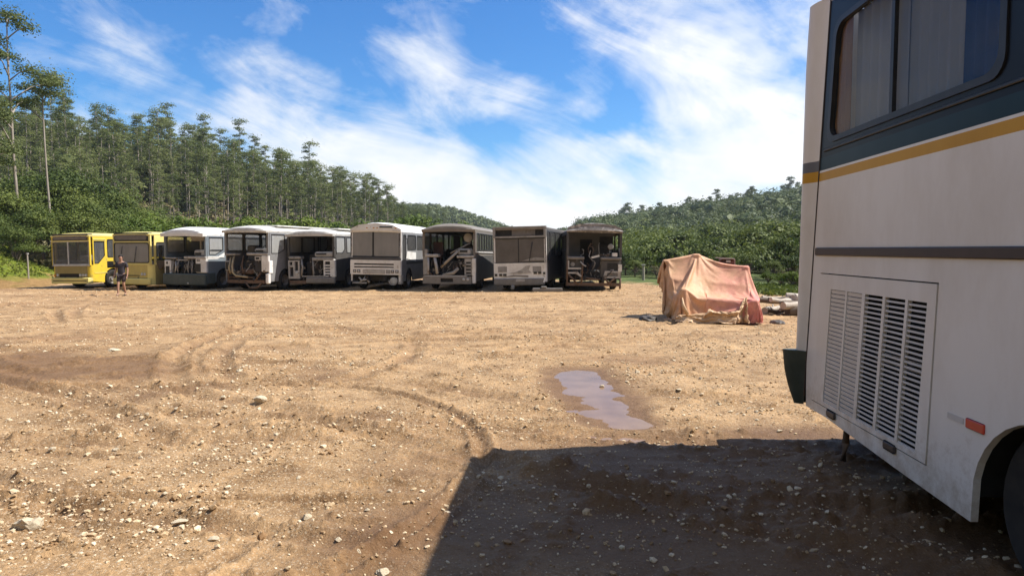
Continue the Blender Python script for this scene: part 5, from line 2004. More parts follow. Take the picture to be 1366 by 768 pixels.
F.tube('hose', 'light_metal', [(-.85, .6, -.1), (-.7, .45, .0), (-.45, .5, -.05), (-.35, .35, -.1)], .05)
F.tube('hose', 'light_metal', [(-.55, .65, -.1), (-.6, .5, 0), (-.8, .36, 0)], .04)
F.disc('headlight', 'lens', .86, .46, .17, -.02, .12, label='round loose headlight hanging under the front')
F.tube('lamp_ring', 'light_metal', [(.86 + .2 * math.cos(t * .45 + 3), .46 + .2 * math.sin(t * .45 + 3), .01) for t in range(10)], .025)
F.box('cavity', 'soot', -1.2, 1.1, .42, .74, -.5, -.35)
MB().cbox(h - .16, h + .01, .02, .32, .30, .74, .02).build('corner_plate', M['light_metal'], root)
MB().add([(h + .012, .95, 1.86), (h + .012, 2.5, 1.80), (h + .012, 2.5, 1.36), (h + .012, .78, 1.52)], [(0, 1, 2, 3)]).build('belt_flash', M['white'], root)
MB().box(h + .005, h + .016, .85, 9.9, 1.24, 1.36).build('belt_strip', M['dark_side'], root)
MB().tube([(h, .4, 2.5), (h + .25, .15, 2.45), (h + .25, .12, 2.2)], .018, 6).build('mirror_arm', M['black'], root)

# ---- 7: brown gutted bus with planks
root, h, zs, zt = bus('brown gutted bus with loose planks leaning in its open front', place(563, 636, 30.6, 2.55, 7), 7.5, W=2.52, zb=.45, zsill=1.62, zt=2.86, crown=.30, side='brown_side', rear='brown_side', roof='roof_brown',
                      glass='dark_glass', wheels=(1.9, 7.0), corner=None, cr=.10, vis=.12, roof_th=.12,
                      rwin=[rrec(.3 + k * .72, .96 + k * .72, 1.85, 2.70, .05) for k in range(13)])
F = Front(root)
F.box('ledge', 'light_metal', -1.14, -.50, 1.58, 1.72, -.40, .02, .02)
F.box('instrument_cowl', 'light_metal', .40, 1.05, 1.66, 1.98, -.55, -.10, .07)
F.box('cowl_slot', 'black', .50, .86, 1.80, 1.90, -.11, -.092)
F.box('ledge', 'light_metal', .38, 1.2, 1.54, 1.66, -.45, .04, .02)
seat(root, -.78, .7, 1.55, M['red_cloth'], .5, .75)
seat(root, .62, 1.2, 1.25, M['seat_cloth'], .5, .9)
F.tube('strut', 'light_metal', [(-.98, 1.55, -.02), (-.98, .75, -.02)], .05)
F.tube('strut', 'light_metal', [(-.68, 1.55, -.05), (-.6, 1.2, .0), (-.56, .8, -.02)], .07)
F.box('pod', 'grey_metal', -1.22, -1.02, .75, 1.95, -.2, .0, .02)
F.tube('loose_plank', 'plank', [(-.42, 1.10, -.15), (.42, 1.86, -.10)], .075, n=4)
F.tube('loose_plank', 'plank', [(.0, 1.75, -.35), (.95, 2.25, -.4)], .04, n=4)
F.tube('loose_plank', 'plank', [(-.3, .72, -.05), (.22, .86, -.03), (.44, 1.06, -.03)], .09, n=4)
F.disc('fan', 'grey_metal', .85, 2.48, .22, -.35, .08, label='round grey cabin fan under the roof')
F.plate('pod', 'grey_metal', rect(.74, 1.10, .74, 1.50), [rect(.80, 1.04, .80 + .16 * k, .88 + .16 * k) for k in range(4)], .0, .10)
F.box('lamp_opening', 'black', .75, 1.08, .76, 1.46, -.25, -.10)
F.box('corner_plate', 'white', 1.10, 1.27, .36, 1.52, -.10, .03, .02)
F.box('corner_plate', 'light_metal', .78, 1.02, 1.36, 1.50, -.02, .012)
F.box('ledge', 'light_metal', -1.15, .85, .68, .73, -.15, .08)
F.plate('bumper', 'grey_bumper', rect(-1.22, 1.08, .34, .68), [rect(-.38, .22, .42, .60)], .10, .14)
F.box('bumper_recess', 'soot', -.4, .25, .40, .62, -.14, -.04)
for u in (.72, .92):
    F.disc('headlight', 'lens', u, .55, .07, .105, .02)
F.box('engine_block', 'soot', -.45, .65, .7, 1.4, -1.3, -.5, .06)
F.box('bulkhead', 'soot', -.30, .0, .85, 2.6, -2.6, -2.5)
MB().tube([(h + .02, .05, 1.80), (h + .02, 9.8, 1.70)], .03, 6).build('belt_strip', M['alu'], root)
MB().box(h + .004, h + .016, .25, 9.8, .5, 1.62).build('skirt_panel', M['dark_side'], root)
F.steering(.66, 2.0, -.78)

wiring(root, 7, 9, -1.0, 1.0, .55, 1.6)

# ---- 8: dark bus with covered windscreen and patched white nose
root, h, zs, zt = bus('dark bus leaning a little, with brown covered windscreen and scratched white nose', place(659, 730, 30.2, 2.5, 14.6), 13.0, zb=.45, zsill=1.32, zt=2.90, crown=.10, side='dark_side', rear='dark_side', roof='grey_bumper',
                      glass='dark_glass', wheels=(2.0, 7.0), corner='white', cr=.10, vis=.02, tilt=(0, -1.2), L=9.5)
F = Front(root)
F.plate('sign_frame', 'grey_metal', rect(-1.24, 1.24, 2.46, 2.97), [rect(-1.13, 1.13, 2.54, 2.90)], .03, .25)
F.box('sign_backing', 'soot', -1.13, 1.13, 2.54, 2.90, -.20, -.14)
F.box('sign_panel', 'brown_side', -.36, .72, 2.56, 2.88, -.14, -.06)
ws = F.plate('windscreen', 'black', rect(-1.25, 1.22, 1.30, 2.46), [rect(-1.2, -.07, 1.35, 2.40), rect(-.03, 1.17, 1.35, 2.40)], .0, .05)
F.plate('pane', 'cloudy_brown', rect(-1.21, -.06, 1.34, 2.41), [], -.015, .01, parent=ws)
F.plate('pane', 'cloudy_brown', rect(-.04, 1.18, 1.34, 2.41), [], -.015, .01, parent=ws)
F.tube('wiper', 'black', [(.45, 1.4, .02), (.6, 2.25, .02)], .015)
F.plate('torn_film', 'grey_metal', [(.1, 1.40), (1.15, 1.42), (1.16, 1.52), (.75, 1.56), (.45, 1.50)], [], .012, .01)
F.plate('front_panel', 'white', rrec(-1.22, 1.22, .60, 1.31, .04), [], .03, .05)
F.plate('patch', 'grey_metal', rect(-1.02, -.60, .90, 1.16), [], .042, .015)
F.plate('patch', 'grey_metal', rect(.60, 1.0, .88, 1.15), [], .042, .015)
F.plate('patch', 'light_metal', [(-.55, .84), (-.2, .90), (.05, 1.0), (.3, 1.18), (.5, 1.2), (.42, 1.0), (.55, .86), (.0, .80)], [], .04, .012, label='scraped bare patch across the nose')
F.plate('patch', 'grey_bumper', [(-.9, .66), (-.2, .70), (.4, .66), (.4, .74), (-.3, .77)], [], .04, .012)
F.plate('emblem', 'grey_metal', rrec(-.10, .16, .86, .94, .03), [], .058, .01)
for u0, u1, v0 in ((-1.18, -1.06, .72), (-.97, -.83, .72), (-.78, -.62, .72), (.64, .80, .80), (.85, 1.0, .80), (1.08, 1.18, .78)):
    F.box('headlight', 'dark_lens', u0, u1, v0, v0 + .11, .02, .05)
F.box('bumper', 'grey_bumper', -1.22, 1.15, .30, .61, -.05, .10, .03)
F.plate('licence_plate', 'light_metal', rect(-.17, .23, .47, .59), [], .115, .012)
F.plate('strut', 'white', [(1.08, .42), (1.16, .42), (1.24, .68), (1.16, .68)], [], .12, .03)
F.tube('tow_bar', 'grey_metal', [(-.33, .34, .0), (-.35, .1, .06)], .09)
MB().box(h + .004, h + .016, .25, 9, .5, 1.3).build('skirt_panel', M['dark_side'], root)

# ---- 9: burnt wreck at the right end of the row
root, h, zs, zt = bus('burnt-out bus wreck with mottled grey roof and gaping nose, at the row end', place(755, 829, 29.6, 2.5, .9), 1.5, zb=.5, zsill=1.60, zt=2.72, crown=.38, side='dark_side', rear='dark_side', roof='burnt_roof',
                      glass=None, wheels=(1.9, 6.8), corner=None, cr=.10, vis=.10, roof_th=.05, seats='soot', L=9.5, tilt=(0, .7))
F = Front(root)
F.plate('roof_brow', 'burnt_roof', [(-1.24, 2.66), (1.26, 2.62), (1.26, 2.78), (.9, 2.98), (.1, 3.05), (-.7, 3.02), (-1.2, 2.88)], [], .04, .25)
F.plate('bulkhead', 'dark_side', rect(-1.1, 1.1, .85, 2.66), [rect(-.56, .02, .9, 2.35), rect(.35, 1.05, 1.7, 2.5)], -1.2, .05)
F.box('bulkhead', 'soot', -1.15, 1.15, .85, 2.7, -2.6, -2.5)
F.disc('steering_wheel', 'light_metal', .80, 2.02, .13, -.5, .04)
F.box('fuse_box', 'white', .82, 1.04, 1.58, 1.74, -.3, .0)
F.box('loose_plank', 'white', -.12, .24, 1.52, 1.60, -.2, .02, roll=-14)
F.box('ledge', 'grey_bumper', -1.24, -.44, 1.42, 1.56, -.35, .03, .03)
F.box('ledge', 'grey_bumper', .30, 1.22, 1.42, 1.54, -.35, .03, .03)
F.box('ledge', 'rust', .10, 1.1, 1.62, 1.66, -.45, -.3)
F.plate('pod', 'light_metal', [(-1.20, .98), (-.58, .98), (-.58, 1.06), (-1.12, 1.06), (-1.12, 1.38), (-1.2, 1.38)], [], .02, .06)
F.box('pod', 'dark_side', -1.2, -.48, .98, 1.42, -.4, -.12, .04)
F.disc('headlight', 'grey_metal', -.96, 1.2, .10, -.1, .04)
F.box('pod', 'dark_side', .30, 1.2, .62, 1.42, -.4, -.06, .04)
F.box('lamp_opening', 'black', .60, 1.06, .94, 1.28, -.07, -.045)
F.box('corner_plate', 'white', 1.09, 1.25, .90, 1.22, -.06, .02)
F.plate('pod', 'light_metal', [(.42, .60), (1.20, .60), (1.20, .92), (.50, .92)], [[(.56, .68), (1.08, .68), (1.08, .84), (.60, .84)]], .0, .08)
F.slots('grille', 'grey_metal', .58, 1.08, .68, .84, 3, -.06, -.03, .5)
F.plate('bracket', 'light_metal', [(-1.18, .86), (-.72, .86), (-.52, .66), (-.60, .64), (-.80, .78), (-1.18, .78)], [], .02, .06)
F.tube('strut', 'light_metal', [(-.62, 1.34, .02), (-.5, 1.2, .06), (-.36, 1.12, .08)], .03)
for p in ([(-1.15, .75, 0), (-.7, .3, .02)], [(-.5, 1.4, -.05), (-.55, .35, 0)], [(.45, .6, 0), (.8, .3, 0)], [(.62, .32, 0), (.95, .62, 0)], [(-1.2, .3, 0), (-1.2, 1.6, -.02)], [(1.18, .12, 0), (1.2, .6, 0)], [(-.4, .6, -.1), (.3, .52, -.1)]):
    F.tube('strut', 'rust', p, .045)
F.box('cross_beam', 'rust', -1.25, 1.16, .24, .38, -.12, .03)
F.box('engine_block', 'soot', -.4, .3, .5, .95, -1.3, -.4, .06)
seat(root, .62, .9, 1.2, M['soot'], .5, .9)
wiring(root, 9, 14, -1.1, 1.1, .4, 2.2)
# ------------------------------------------------------------------ tarpaulin thrown over a wreck
def tarp_mat():
    m, nt, out = new_mat('faded_tarpaulin')
    L = nt.links.new
    tc = N(nt, 'ShaderNodeTexCoord')
    sp = N(nt, 'ShaderNodeSeparateXYZ')
    L(tc.outputs['Object'], sp.inputs['Vector'])
    n = N(nt, 'ShaderNodeTexNoise', Scale=1.3, Detail=5.0, Roughness=.6)
    L(tc.outputs['Object'], n.inputs['Vector'])
    ad = N(nt, 'ShaderNodeMath', _operation='MULTIPLY_ADD')   # the cloth is redder towards one end, where it has faded less
    ad.inputs[1].default_value = .22
    L(sp.outputs['X'], ad.inputs[0])
    L(n.outputs['Fac'], ad.inputs[2])
    r = ramp(nt, ad.outputs['Value'], [(.22, (.66, .41, .23)), (.50, (.70, .39, .24)), (.74, (.70, .31, .23)), (.92, (.70, .26, .24))])
    n2 = N(nt, 'ShaderNodeTexNoise', Scale=6.0, Detail=6.0, Roughness=.7)
    L(tc.outputs['Object'], n2.inputs['Vector'])
    r2 = ramp(nt, n2.outputs['Fac'], [(.35, (.84, .81, .77)), (.6, (1.08, 1.06, 1.02))])
    mx = N(nt, 'ShaderNodeMixRGB', _blend_type='MULTIPLY', Fac=1.0)
    L(r.outputs['Color'], mx.inputs['Color1'])
    L(r2.outputs['Color'], mx.inputs['Color2'])
    b = N(nt, 'ShaderNodeBsdfPrincipled', Roughness=.6)
    b.inputs['Specular IOR Level'].default_value = .3
    L(mx.outputs['Color'], b.inputs['Base Color'])
    t = N(nt, 'ShaderNodeBsdfTranslucent')
    L(mx.outputs['Color'], t.inputs['Color'])
    ms = N(nt, 'ShaderNodeMixShader', Fac=.12)
    L(b.outputs['BSDF'], ms.inputs[1])
    L(t.outputs['BSDF'], ms.inputs[2])
    L(ms.outputs['Shader'], out.inputs['Surface'])
    return m


TM = tarp_mat()
TX, TY, TYAW = 5.30, 18.0, R(-13)
tz0 = bz_(TX, TY)
tarp = empty('tarpaulin', (TX, TY, tz0), TYAW, 'faded orange and pink tarpaulin draped over a lumpy wreck on the right of the yard', 'tarpaulin')


TBLOCKS = [((-1.34, -.05, 0), (-.9, .5, .55), (0, 0)), ((-.98, .22, 0), (1.02, 1.05, 1.45), (-.10, .03)), ((-.92, -.22, 0), (1.05, .3, 1.06), (-.09, .10)),
           ((-.80, -.85, 0), (1.08, -.2, .66), (-.08, .15)), ((-1.12, .12, 0), (-.94, .30, 1.60), (0, 0)), ((-.32, .2, 0), (-.12, .42, 1.76), (0, 0)),
           ((1.0, .12, 0), (1.16, .30, 1.44), (0, 0)), ((1.10, -.98, 0), (1.28, -.78, .60), (0, 0)), ((-.66, -.95, 0), (-.50, -.77, .86), (0, 0)), ((.1, .4, 0), (.9, .9, 1.50), (-.15, 0))]
TEARS = lambda a, b: (np.abs(b + .12 - .9 * (a + .5)) < .018) & (a < -.30)


def drape(nx, ny, sx, sy, cx, cy, blocks, frames, crumple):
    """let a sheet of cloth fall over rounded blocks (cloth simulation), and return where its vertices come to rest"""
    tmp = []
    for b0, b1, sl in blocks + [((-6, -6, -.5), (6, 6, 0.0), (0, 0))]:
        bm = bmesh.new()
        bmesh.ops.create_cube(bm, size=1)
        for q in bm.verts:
            q.co = Vector([b0[k] + (q.co[k] + .5) * (b1[k] - b0[k]) for k in range(3)])
            if q.co.z > .01:
                q.co.z += sl[0] * (q.co.x - (b0[0] + b1[0]) / 2) + sl[1] * (q.co.y - (b0[1] + b1[1]) / 2)
        bmesh.ops.bevel(bm, geom=list(bm.edges), offset=.03, segments=2, affect='EDGES')
        me = bpy.data.meshes.new('drape_form')
        bm.to_mesh(me)
        bm.free()
        o = bpy.data.objects.new('drape_form', me)
        COL.objects.link(o)
        o.modifiers.new('hit', 'COLLISION')
        o.collision.thickness_outer = .012
        o.collision.cloth_friction = 12
        tmp.append(o)
    u, v = np.meshgrid(np.linspace(-.5, .5, nx), np.linspace(-.5, .5, ny), indexing='ij')
    P0 = np.stack([cx + u * sx, cy + v * sy, 1.92 + crumple * fbm(u * 8, v * 8, 3)], -1)
    a_, b_ = np.meshgrid(np.arange(nx - 1), np.arange(ny - 1), indexing='ij')
    f = np.stack([a_ * ny + b_, (a_ + 1) * ny + b_, (a_ + 1) * ny + b_ + 1, a_ * ny + b_ + 1], -1).reshape(-1, 4)
    o = np_mesh('drape_sheet', P0.reshape(-1, 3), f, TM)
    cl = o.modifiers.new('cloth', 'CLOTH')
    st = cl.settings
    st.quality = 7
    st.mass = .35
    st.tension_stiffness = st.compression_stiffness = 25
    st.shear_stiffness = 12
    st.bending_stiffness = .14
    st.air_damping = 1.5
    cl.collision_settings.collision_quality = 3
    cl.collision_settings.distance_min = .012
    cl.collision_settings.use_self_collision = False
    cl.point_cache.frame_start = 1
    cl.point_cache.frame_end = frames
    for fr in range(1, frames + 1):
        scene.frame_set(fr)
    dg = bpy.context.evaluated_depsgraph_get()
    ev = o.evaluated_get(dg)
    P = np.empty(nx * ny * 3, np.float32)
    ev.data.vertices.foreach_get('co', P)
    P = P.reshape(nx, ny, 3).astype(float)
    for q in tmp + [o]:
        me = q.data
        bpy.data.objects.remove(q)
        bpy.data.meshes.remove(me)
    scene.frame_set(1)
    return P, u, v


P, tu, tv_ = drape(116, 108, 4.15, 3.95, .05, -.05, TBLOCKS, 55, .06)
n0, n1 = P.shape[:2]
a_, b_ = np.meshgrid(np.arange(n0 - 1), np.arange(n1 - 1), indexing='ij')
# ragged, torn hem and two rips
ru = .47 + .035 * fbm(tv_ * 9 + 3, tu * 2, 4)
rv = .47 + .035 * fbm(tu * 9 + 8, tv_ * 2, 4)
keepf = ((np.abs(tu) < ru) & (np.abs(tv_) < rv) & ~(TEARS(tu, tv_)))[:-1, :-1].ravel()
tff = np.stack([a_ * n1 + b_, (a_ + 1) * n1 + b_, (a_ + 1) * n1 + b_ + 1, a_ * n1 + b_ + 1], -1).reshape(-1, 4)[keepf]
used = np.unique(tff)
remap = np.zeros(n0 * n1, int)
remap[used] = np.arange(len(used))
sheet = np_mesh('sheet', P.reshape(-1, 3)[used], remap[tff], TM, tarp, smooth=True)
md = sheet.modifiers.new('thickness', 'SOLIDIFY')
md.thickness = .006
sd = sheet.modifiers.new('smooth', 'SUBSURF')
sd.levels = sd.render_levels = 1


pn = lambda x, y: float(perlin(np.array([x]), np.array([y]))[0])
M['tarp_old'] = weathered('bleached_tarpaulin', (.62, .42, .24), (.50, .31, .17), .7, 3, c3=(.66, .50, .33), c3amt=.36)


def loose_sheet(name, nx, ny, sx, sy, cx, cy, blocks, frames, crumple, mat, thick=.008, cut=.05):
    P, a, b = drape(nx, ny, sx, sy, cx, cy, blocks, frames, crumple)
    i_, j_ = np.meshgrid(np.arange(nx - 1), np.arange(ny - 1), indexing='ij')
    f = np.stack([i_ * ny + j_, (i_ + 1) * ny + j_, (i_ + 1) * ny + j_ + 1, i_ * ny + j_ + 1], -1).reshape(-1, 4)
    kp = ((np.abs(a) < .46 + cut * fbm(b * 8 + 3, a * 2 + cx, 3)) & (np.abs(b) < .46 + cut * fbm(a * 8 + 1, b * 2 + cx, 3)))[:-1, :-1].ravel()
    f = f[kp]
    us = np.unique(f)
    rm = np.zeros(nx * ny, int)
    rm[us] = np.arange(len(us))
    o = np_mesh(name, P.reshape(-1, 3)[us], rm[f], mat, tarp, smooth=True)
    m = o.modifiers.new('thickness', 'SOLIDIFY')
    m.thickness = thick
    m = o.modifiers.new('smooth', 'SUBSURF')
    m.levels = m.render_levels = 1
    return o


FAT = [(tuple(np.array(a) - (.05, .05, 0)), tuple(np.array(b) + (.05, .05, .05)), c) for a, b, c in TBLOCKS]
loose_sheet('loose_corner', 60, 56, 1.9, 1.65, .42, -.78, FAT, 42, .05, M['tarp_old'])
RUB = [(( -.95 + .23 * k + .05 * math.sin(k * 3), -1.30 + .07 * math.sin(k * 2.3), 0), (-.83 + .23 * k + .06 * math.sin(k * 5), -1.08 + .05 * math.sin(k * 1.7), .13 + .07 * math.sin(k * 1.9)), (0, 0)) for k in range(9)]
loose_sheet('bunched_hem', 76, 40, 2.0, .85, -.02, -1.16, RUB, 34, .10, M['tarp_old'])
MB().tube([(-.62, -1.16, .66), (-.60, -1.22, .46), (-.48, -1.25, .22)], [.012, .045, .05], 7).build('twisted_end', M['tarp_old'], tarp, smooth=True)
# what pokes out on top: a board and a dark seat back of the wreck underneath
wk = empty('covered_wreck', (TX, TY, tz0), TYAW, 'dark red wreckage with a grey board poking out of the top of the tarpaulin', 'wreck')
MB().cbox(.42, .84, .40, .80, .3, 1.66, .04).build('seat_back', M['red_cloth'], wk)
MB().box(.30, .80, .3, .42, 1.65, 1.68, rot=(0, R(3), 0)).build('board', M['light_metal'], wk)
MB().cbox(.58, .70, .34, .40, 1.54, 1.61, .01).build('lamp', M['lens'], wk)
MB().cbox(-.7, .8, .3, .8, .05, 1.2, .1).build('body', M['rust'], wk)

# dark cloth heap and clods lying in the shade to the left of it
for (dx, dy, s, lb) in ((-1.62, -.35, .22, 'dark crumpled lump of cloth in the shade left of the tarpaulin'), (1.62, -.98, .17, 'dark curved scrap at the right foot of the tarpaulin')):
    bm = bmesh.new()
    bmesh.ops.create_icosphere(bm, subdivisions=4, radius=1)
    for v in bm.verts:
        q = pn(v.co.x * 1.9 + dx, v.co.y * 1.9 + v.co.z)
        v.co *= 1 + .45 * q + .2 * pn(v.co.x * 5, v.co.z * 5 + v.co.y * 3)
        v.co.z = max(v.co.z * .45, -.1)
    me = bpy.data.meshes.new('cloth_lump')
    bm.to_mesh(me)
    bm.free()
    me.materials.append(M['brown_dark'])
    me.polygons.foreach_set('use_smooth', [True] * len(me.polygons))
    o = bpy.data.objects.new('cloth_lump', me)
    o.location = (TX + dx, TY + dy, bz_(TX + dx, TY + dy) + s * .1)
    o.scale = (s * 1.6, s, s)
    o.rotation_euler = (0, 0, dx)
    COL.objects.link(o)
    tag(o, lb, 'cloth')

# ------------------------------------------------------------------ heap of logs and poles behind the tarpaulin
M['log'] = weathered('bleached_log', (.52, .46, .38), (.34, .28, .22), .85, 4, c3=(.20, .15, .11), c3amt=.34, bump=.6, bscale=14)
M['log_end'] = weathered('cut_log_end', (.55, .45, .32), (.42, .33, .22), .85, 9)
lc = at(1062, 415, 19.6)
LZ = bz_(lc.x, lc.y)
rl = random.Random(3)
LOGS = [(rl.uniform(-.55, 1.7), rl.uniform(-.4, .5), .08 + .055 * k + rl.uniform(-.02, .02) if k < 10 else rl.uniform(.08, .5), rl.uniform(1.3, 2.5), rl.uniform(-38, 38), rl.uniform(.05, .115)) for k in range(30)]
for i, (dx, dy, dz, ln, ag, r) in enumerate(LOGS):
    o = empty('log', (lc.x + dx, lc.y + dy, LZ + dz), R(ag + 8), 'weathered bleached log in the heap beside the tarpaulin, mixed with others like it', 'log', 'logs in the heap by the tarpaulin')
    tl_ = rl.uniform(-.16, .10)
    pts = [(-ln / 2 + ln * k / 6, rl.uniform(-.05, .05), rl.uniform(-.03, .03) + tl_ * (k / 6 - .5) * ln * .6) for k in range(7)]
    MB().tube(pts, [r * rl.uniform(.8, 1.1) * (1.1 - .05 * k) for k in range(7)], 10).build('trunk', M['log'] if i % 3 else M['bark_dark'], o, smooth=True, angle=50)
    st = MB()
    st.tube([pts[3], (pts[3][0] + .12, .1, r * 1.5)], [r * .4, r * .25], 6)
    st.build('stub', M['log'], o)
for i, (dx, dy, dz, s, lb) in enumerate(((-.25, -.55, .15, .2, 'dark stump at the near foot of the log heap'), (.25, -.62, .10, .16, 'pale broken root lying in front of the log heap'))):
    o = empty('stump', (lc.x + dx, lc.y + dy, LZ + dz), i * 1.3, lb, 'stump')
    MB().tube([(-.25, 0, 0), (0, .03, .02), (.22, -.04, .05)], [s * .9, s, s * .6], 9).build('wood', M['bark_dark'] if i == 0 else M['log'], o, smooth=True, angle=50)
    q = MB()
    for k in range(5):
        a = k * 1.25
        q.tube([(.1, 0, 0), (.1 + .3 * math.cos(a) * .4, .25 * math.sin(a), .12 * math.cos(a * 2))], [s * .3, .02], 5)
    q.build('root', M['log'], o)

# ------------------------------------------------------------------ posts
for (px_, ptop, pbot, Y, r, lb) in ((38, 338, 374, 38, .045, 'thin pale pole standing at the foot of the grassy bank'), (858, 353, 375, 40, .085, 'short weathered wooden post between the burnt wreck and the tarpaulin')):
    t_, b_ = at(px_, ptop, Y), at(px_, pbot, Y)
    zb_ = min(b_.z, max(bz_(b_.x, Y), land_z(b_.x, Y))) - .3
    o = empty('post', (b_.x, Y, zb_), 0, lb, 'post')
    MB().tube([(0, 0, 0), (.01, 0, (t_.z - zb_) * .5), (-.01, 0, t_.z - zb_)], [r, r * .95, r * .85], 9).build('shaft', M['post'], o, smooth=True, angle=50)
    MB().cbox(-r * 1.2, r * 1.2, -r * 1.2, r * 1.2, t_.z - zb_ - .06, t_.z - zb_ + .02, .01).build('cap', M['light_metal'], o)

# fallen beam on the ground under the dark bus
p = at(738, 381, 29.2)
o = empty('beam', (p.x - .3, p.y, bz_(p.x, p.y) + .16), R(2), 'grey wooden beam lying on the ground beside the front of the dark leaning bus', 'beam')
MB().cbox(-.62, .70, -.10, .10, -.14, .02, .02).build('timber', M['grey_bumper'], o)
MB().cbox(-.25, .0, -.12, .12, .02, .10, .02).build('block', M['grey_bumper'], o)

# ------------------------------------------------------------------ person walking in front of the yellow buses
def mat_skin():
    m, nt, out = new_mat('skin')
    b = N(nt, 'ShaderNodeBsdfPrincipled', Roughness=.55)
    b.inputs['Base Color'].default_value = (.36, .20, .13, 1)
    nt.links.new(b.outputs['BSDF'], out.inputs['Surface'])
    return m


def skinned(name, joints, edges, radii, mat, parent, sub=2, root=0):
    me = bpy.data.meshes.new(name)
    me.from_pydata(joints, edges, [])
    o = bpy.data.objects.new(name, me)
    COL.objects.link(o)
    o.parent = parent
    sk = o.modifiers.new('skin', 'SKIN')
    sk.use_smooth_shade = True
    sv = me.skin_vertices[0].data
    for i, r in enumerate(radii):
        sv[i].radius = r if isinstance(r, tuple) else (r, r)
        sv[i].use_root = (i == root)
    s = o.modifiers.new('sub', 'SUBSURF')
    s.levels = s.render_levels = sub
    me.materials.append(mat)
    return o


MS = mat_skin()
M['tshirt'] = weathered('dark_tshirt', (.035, .030, .038), (.05, .045, .05), .9, 8)
M['shorts'] = weathered('dark_red_brown_shorts', (.045, .032, .034), (.06, .045, .045), .9, 8)
M['hair'] = weathered('dark_hair', (.02, .016, .013), (.03, .025, .02), .7, 20)
M['sandal'] = weathered('dark_sandal', (.03, .025, .02), (.05, .04, .03), .7, 8)
pp = at(163, 393, 28.6)
man = empty('person', (pp.x, pp.y, bz_(pp.x, pp.y)), R(6), 'person in dark t-shirt and shorts walking towards the viewer, in front of the yellow buses', 'person')
# facing -y; x to the image right
J = [(0, 0, .92), (0, .01, 1.08), (0, .02, 1.28), (0, .02, 1.42), (0, .0, 1.49),           # 0 pelvis .. 4 neck
     (0, -.015, 1.57), (0, -.02, 1.66), (0, -.015, 1.73),                                     # 5-7 head
     (.19, .02, 1.40), (.235, .05, 1.14), (.25, -.02, .90), (.25, -.06, .80),              # 8-11 arm
     (-.19, .02, 1.40), (-.235, .03, 1.14), (-.26, -.06, .92), (-.265, -.10, .83),
     (.095, 0, .86), (.10, -.06, .50), (.10, .10, .09), (.10, .0, .035),             # 16-19 leg (trailing, on the toe)
     (-.09, 0, .86), (-.085, -.14, .50), (-.08, -.19, .08), (-.08, -.32, .03)]
E_ = [(0, 1), (1, 2), (2, 3), (3, 4), (4, 5), (5, 6), (6, 7), (3, 8), (8, 9), (9, 10), (10, 11), (3, 12), (12, 13), (13, 14), (14, 15), (0, 16), (16, 17), (17, 18), (18, 19), (0, 20), (20, 21), (21, 22), (22, 23)]
RD = [(.135, .10), (.13, .09), (.155, .10), (.13, .085), .052, (.062, .075), (.075, .095), (.055, .07), .055, .043, .03, .022, .055, .043, .03, .022, .085, .055, .038, .032, .085, .055, .038, .03]
skinned('body', J, E_, RD, MS, man)
# five short fingers on each hand
for (hx_, hy_, hz_, s) in ((.25, -.065, .79, 1), (-.265, -.105, .82, -1)):
    for k in range(5):
        off = (k - 2) * .016
        ln = (.065, .08, .085, .08, .05)[k]
        MB().tube([(hx_, hy_ + off, hz_ + .02), (hx_ - s * .006, hy_ + off - .008, hz_ - ln * .5), (hx_ - s * .016, hy_ + off - .012, hz_ - ln)], [.009, .009, .007], 6).build('finger', MS, man, smooth=True)
skinned('tshirt', [(0, .0, .84), (0, .01, 1.1), (0, .02, 1.28), (0, .02, 1.41), (0, .01, 1.455), (.185, .02, 1.40), (.222, .045, 1.20), (-.185, .02, 1.40), (-.226, .01, 1.20)],
        [(0, 1), (1, 2), (2, 3), (3, 4), (3, 5), (5, 6), (3, 7), (7, 8)], [(.165, .125), (.155, .115), (.175, .12), (.15, .105), .07, .075, .07, .075, .07], M['tshirt'], man)
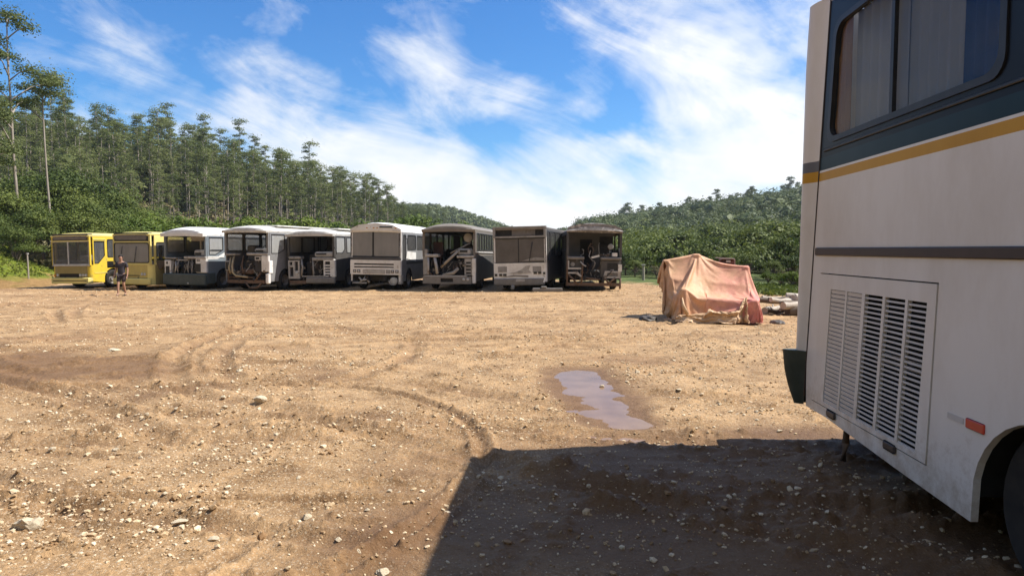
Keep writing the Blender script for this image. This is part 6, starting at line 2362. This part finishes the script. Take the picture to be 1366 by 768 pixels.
skinned('shorts', [(0, 0, .95), (.095, 0, .86), (.10, -.05, .56), (-.09, 0, .86), (-.087, -.115, .56)], [(0, 1), (1, 2), (0, 3), (3, 4)], [(.15, .12), .105, .085, .105, .085], M['shorts'], man)
# hair and face
hb = bmesh.new()
bmesh.ops.create_uvsphere(hb, u_segments=20, v_segments=12, radius=1)
for v in list(hb.verts):
    if v.co.z < -.15 and v.co.y < .25 or v.co.z < -.55 or (v.co.y < -.55 and v.co.z < .32):
        hb.verts.remove(v)
for v in hb.verts:
    v.co = Vector((v.co.x * .092, v.co.y * .108 - .012, v.co.z * .105 + 1.685))
me = bpy.data.meshes.new('hair')
hb.to_mesh(me)
hb.free()
me.materials.append(M['hair'])
me.polygons.foreach_set('use_smooth', [True] * len(me.polygons))
ho = bpy.data.objects.new('hair', me)
COL.objects.link(ho)
ho.parent = man
for s in (-1, 1):
    MB().lathe([(.001, -.004), (.011, 0), (.008, .006), (.001, .008)], Matrix.Translation((s * .032, -.112, 1.665)) @ Matrix.Rotation(PI / 2, 4, 'X'), 10).build('eye', M['hair'], man)
    MB().tube([(s * .078, -.01, 1.68), (s * .088, .0, 1.66), (s * .080, -.01, 1.63)], [.012, .016, .01], 6).build('ear', MS, man, smooth=True)
    fx, fy = (.10, -.01) if s > 0 else (-.08, -.26)
    MB().cbox(fx - .048, fx + .048, fy - .13, fy + .12, .0, .028, .01).build('sandal', M['sandal'], man)
MB().tube([(0, -.10, 1.675), (0, -.128, 1.64), (0, -.105, 1.63)], [.009, .016, .012], 6).build('nose', MS, man, smooth=True)
MB().box(-.025, .025, -.108, -.098, 1.60, 1.608).build('mouth', M['red_cloth'], man)
HAZE = .0002

# ------------------------------------------------------------------ humid air: far slopes fade a little
hzm, nt, out = new_mat('thin_haze')
pv = N(nt, 'ShaderNodeVolumePrincipled')
pv.inputs['Color'].default_value = (.86, .92, 1.0, 1)
pv.inputs['Density'].default_value = HAZE
pv.inputs['Anisotropy'].default_value = .3
nt.links.new(pv.outputs['Volume'], out.inputs['Volume'])
hzb = MB().box(-620, 700, -220, 1100, -2.2, 95).build('haze', hzm)
tag(hzb, kind='stuff')
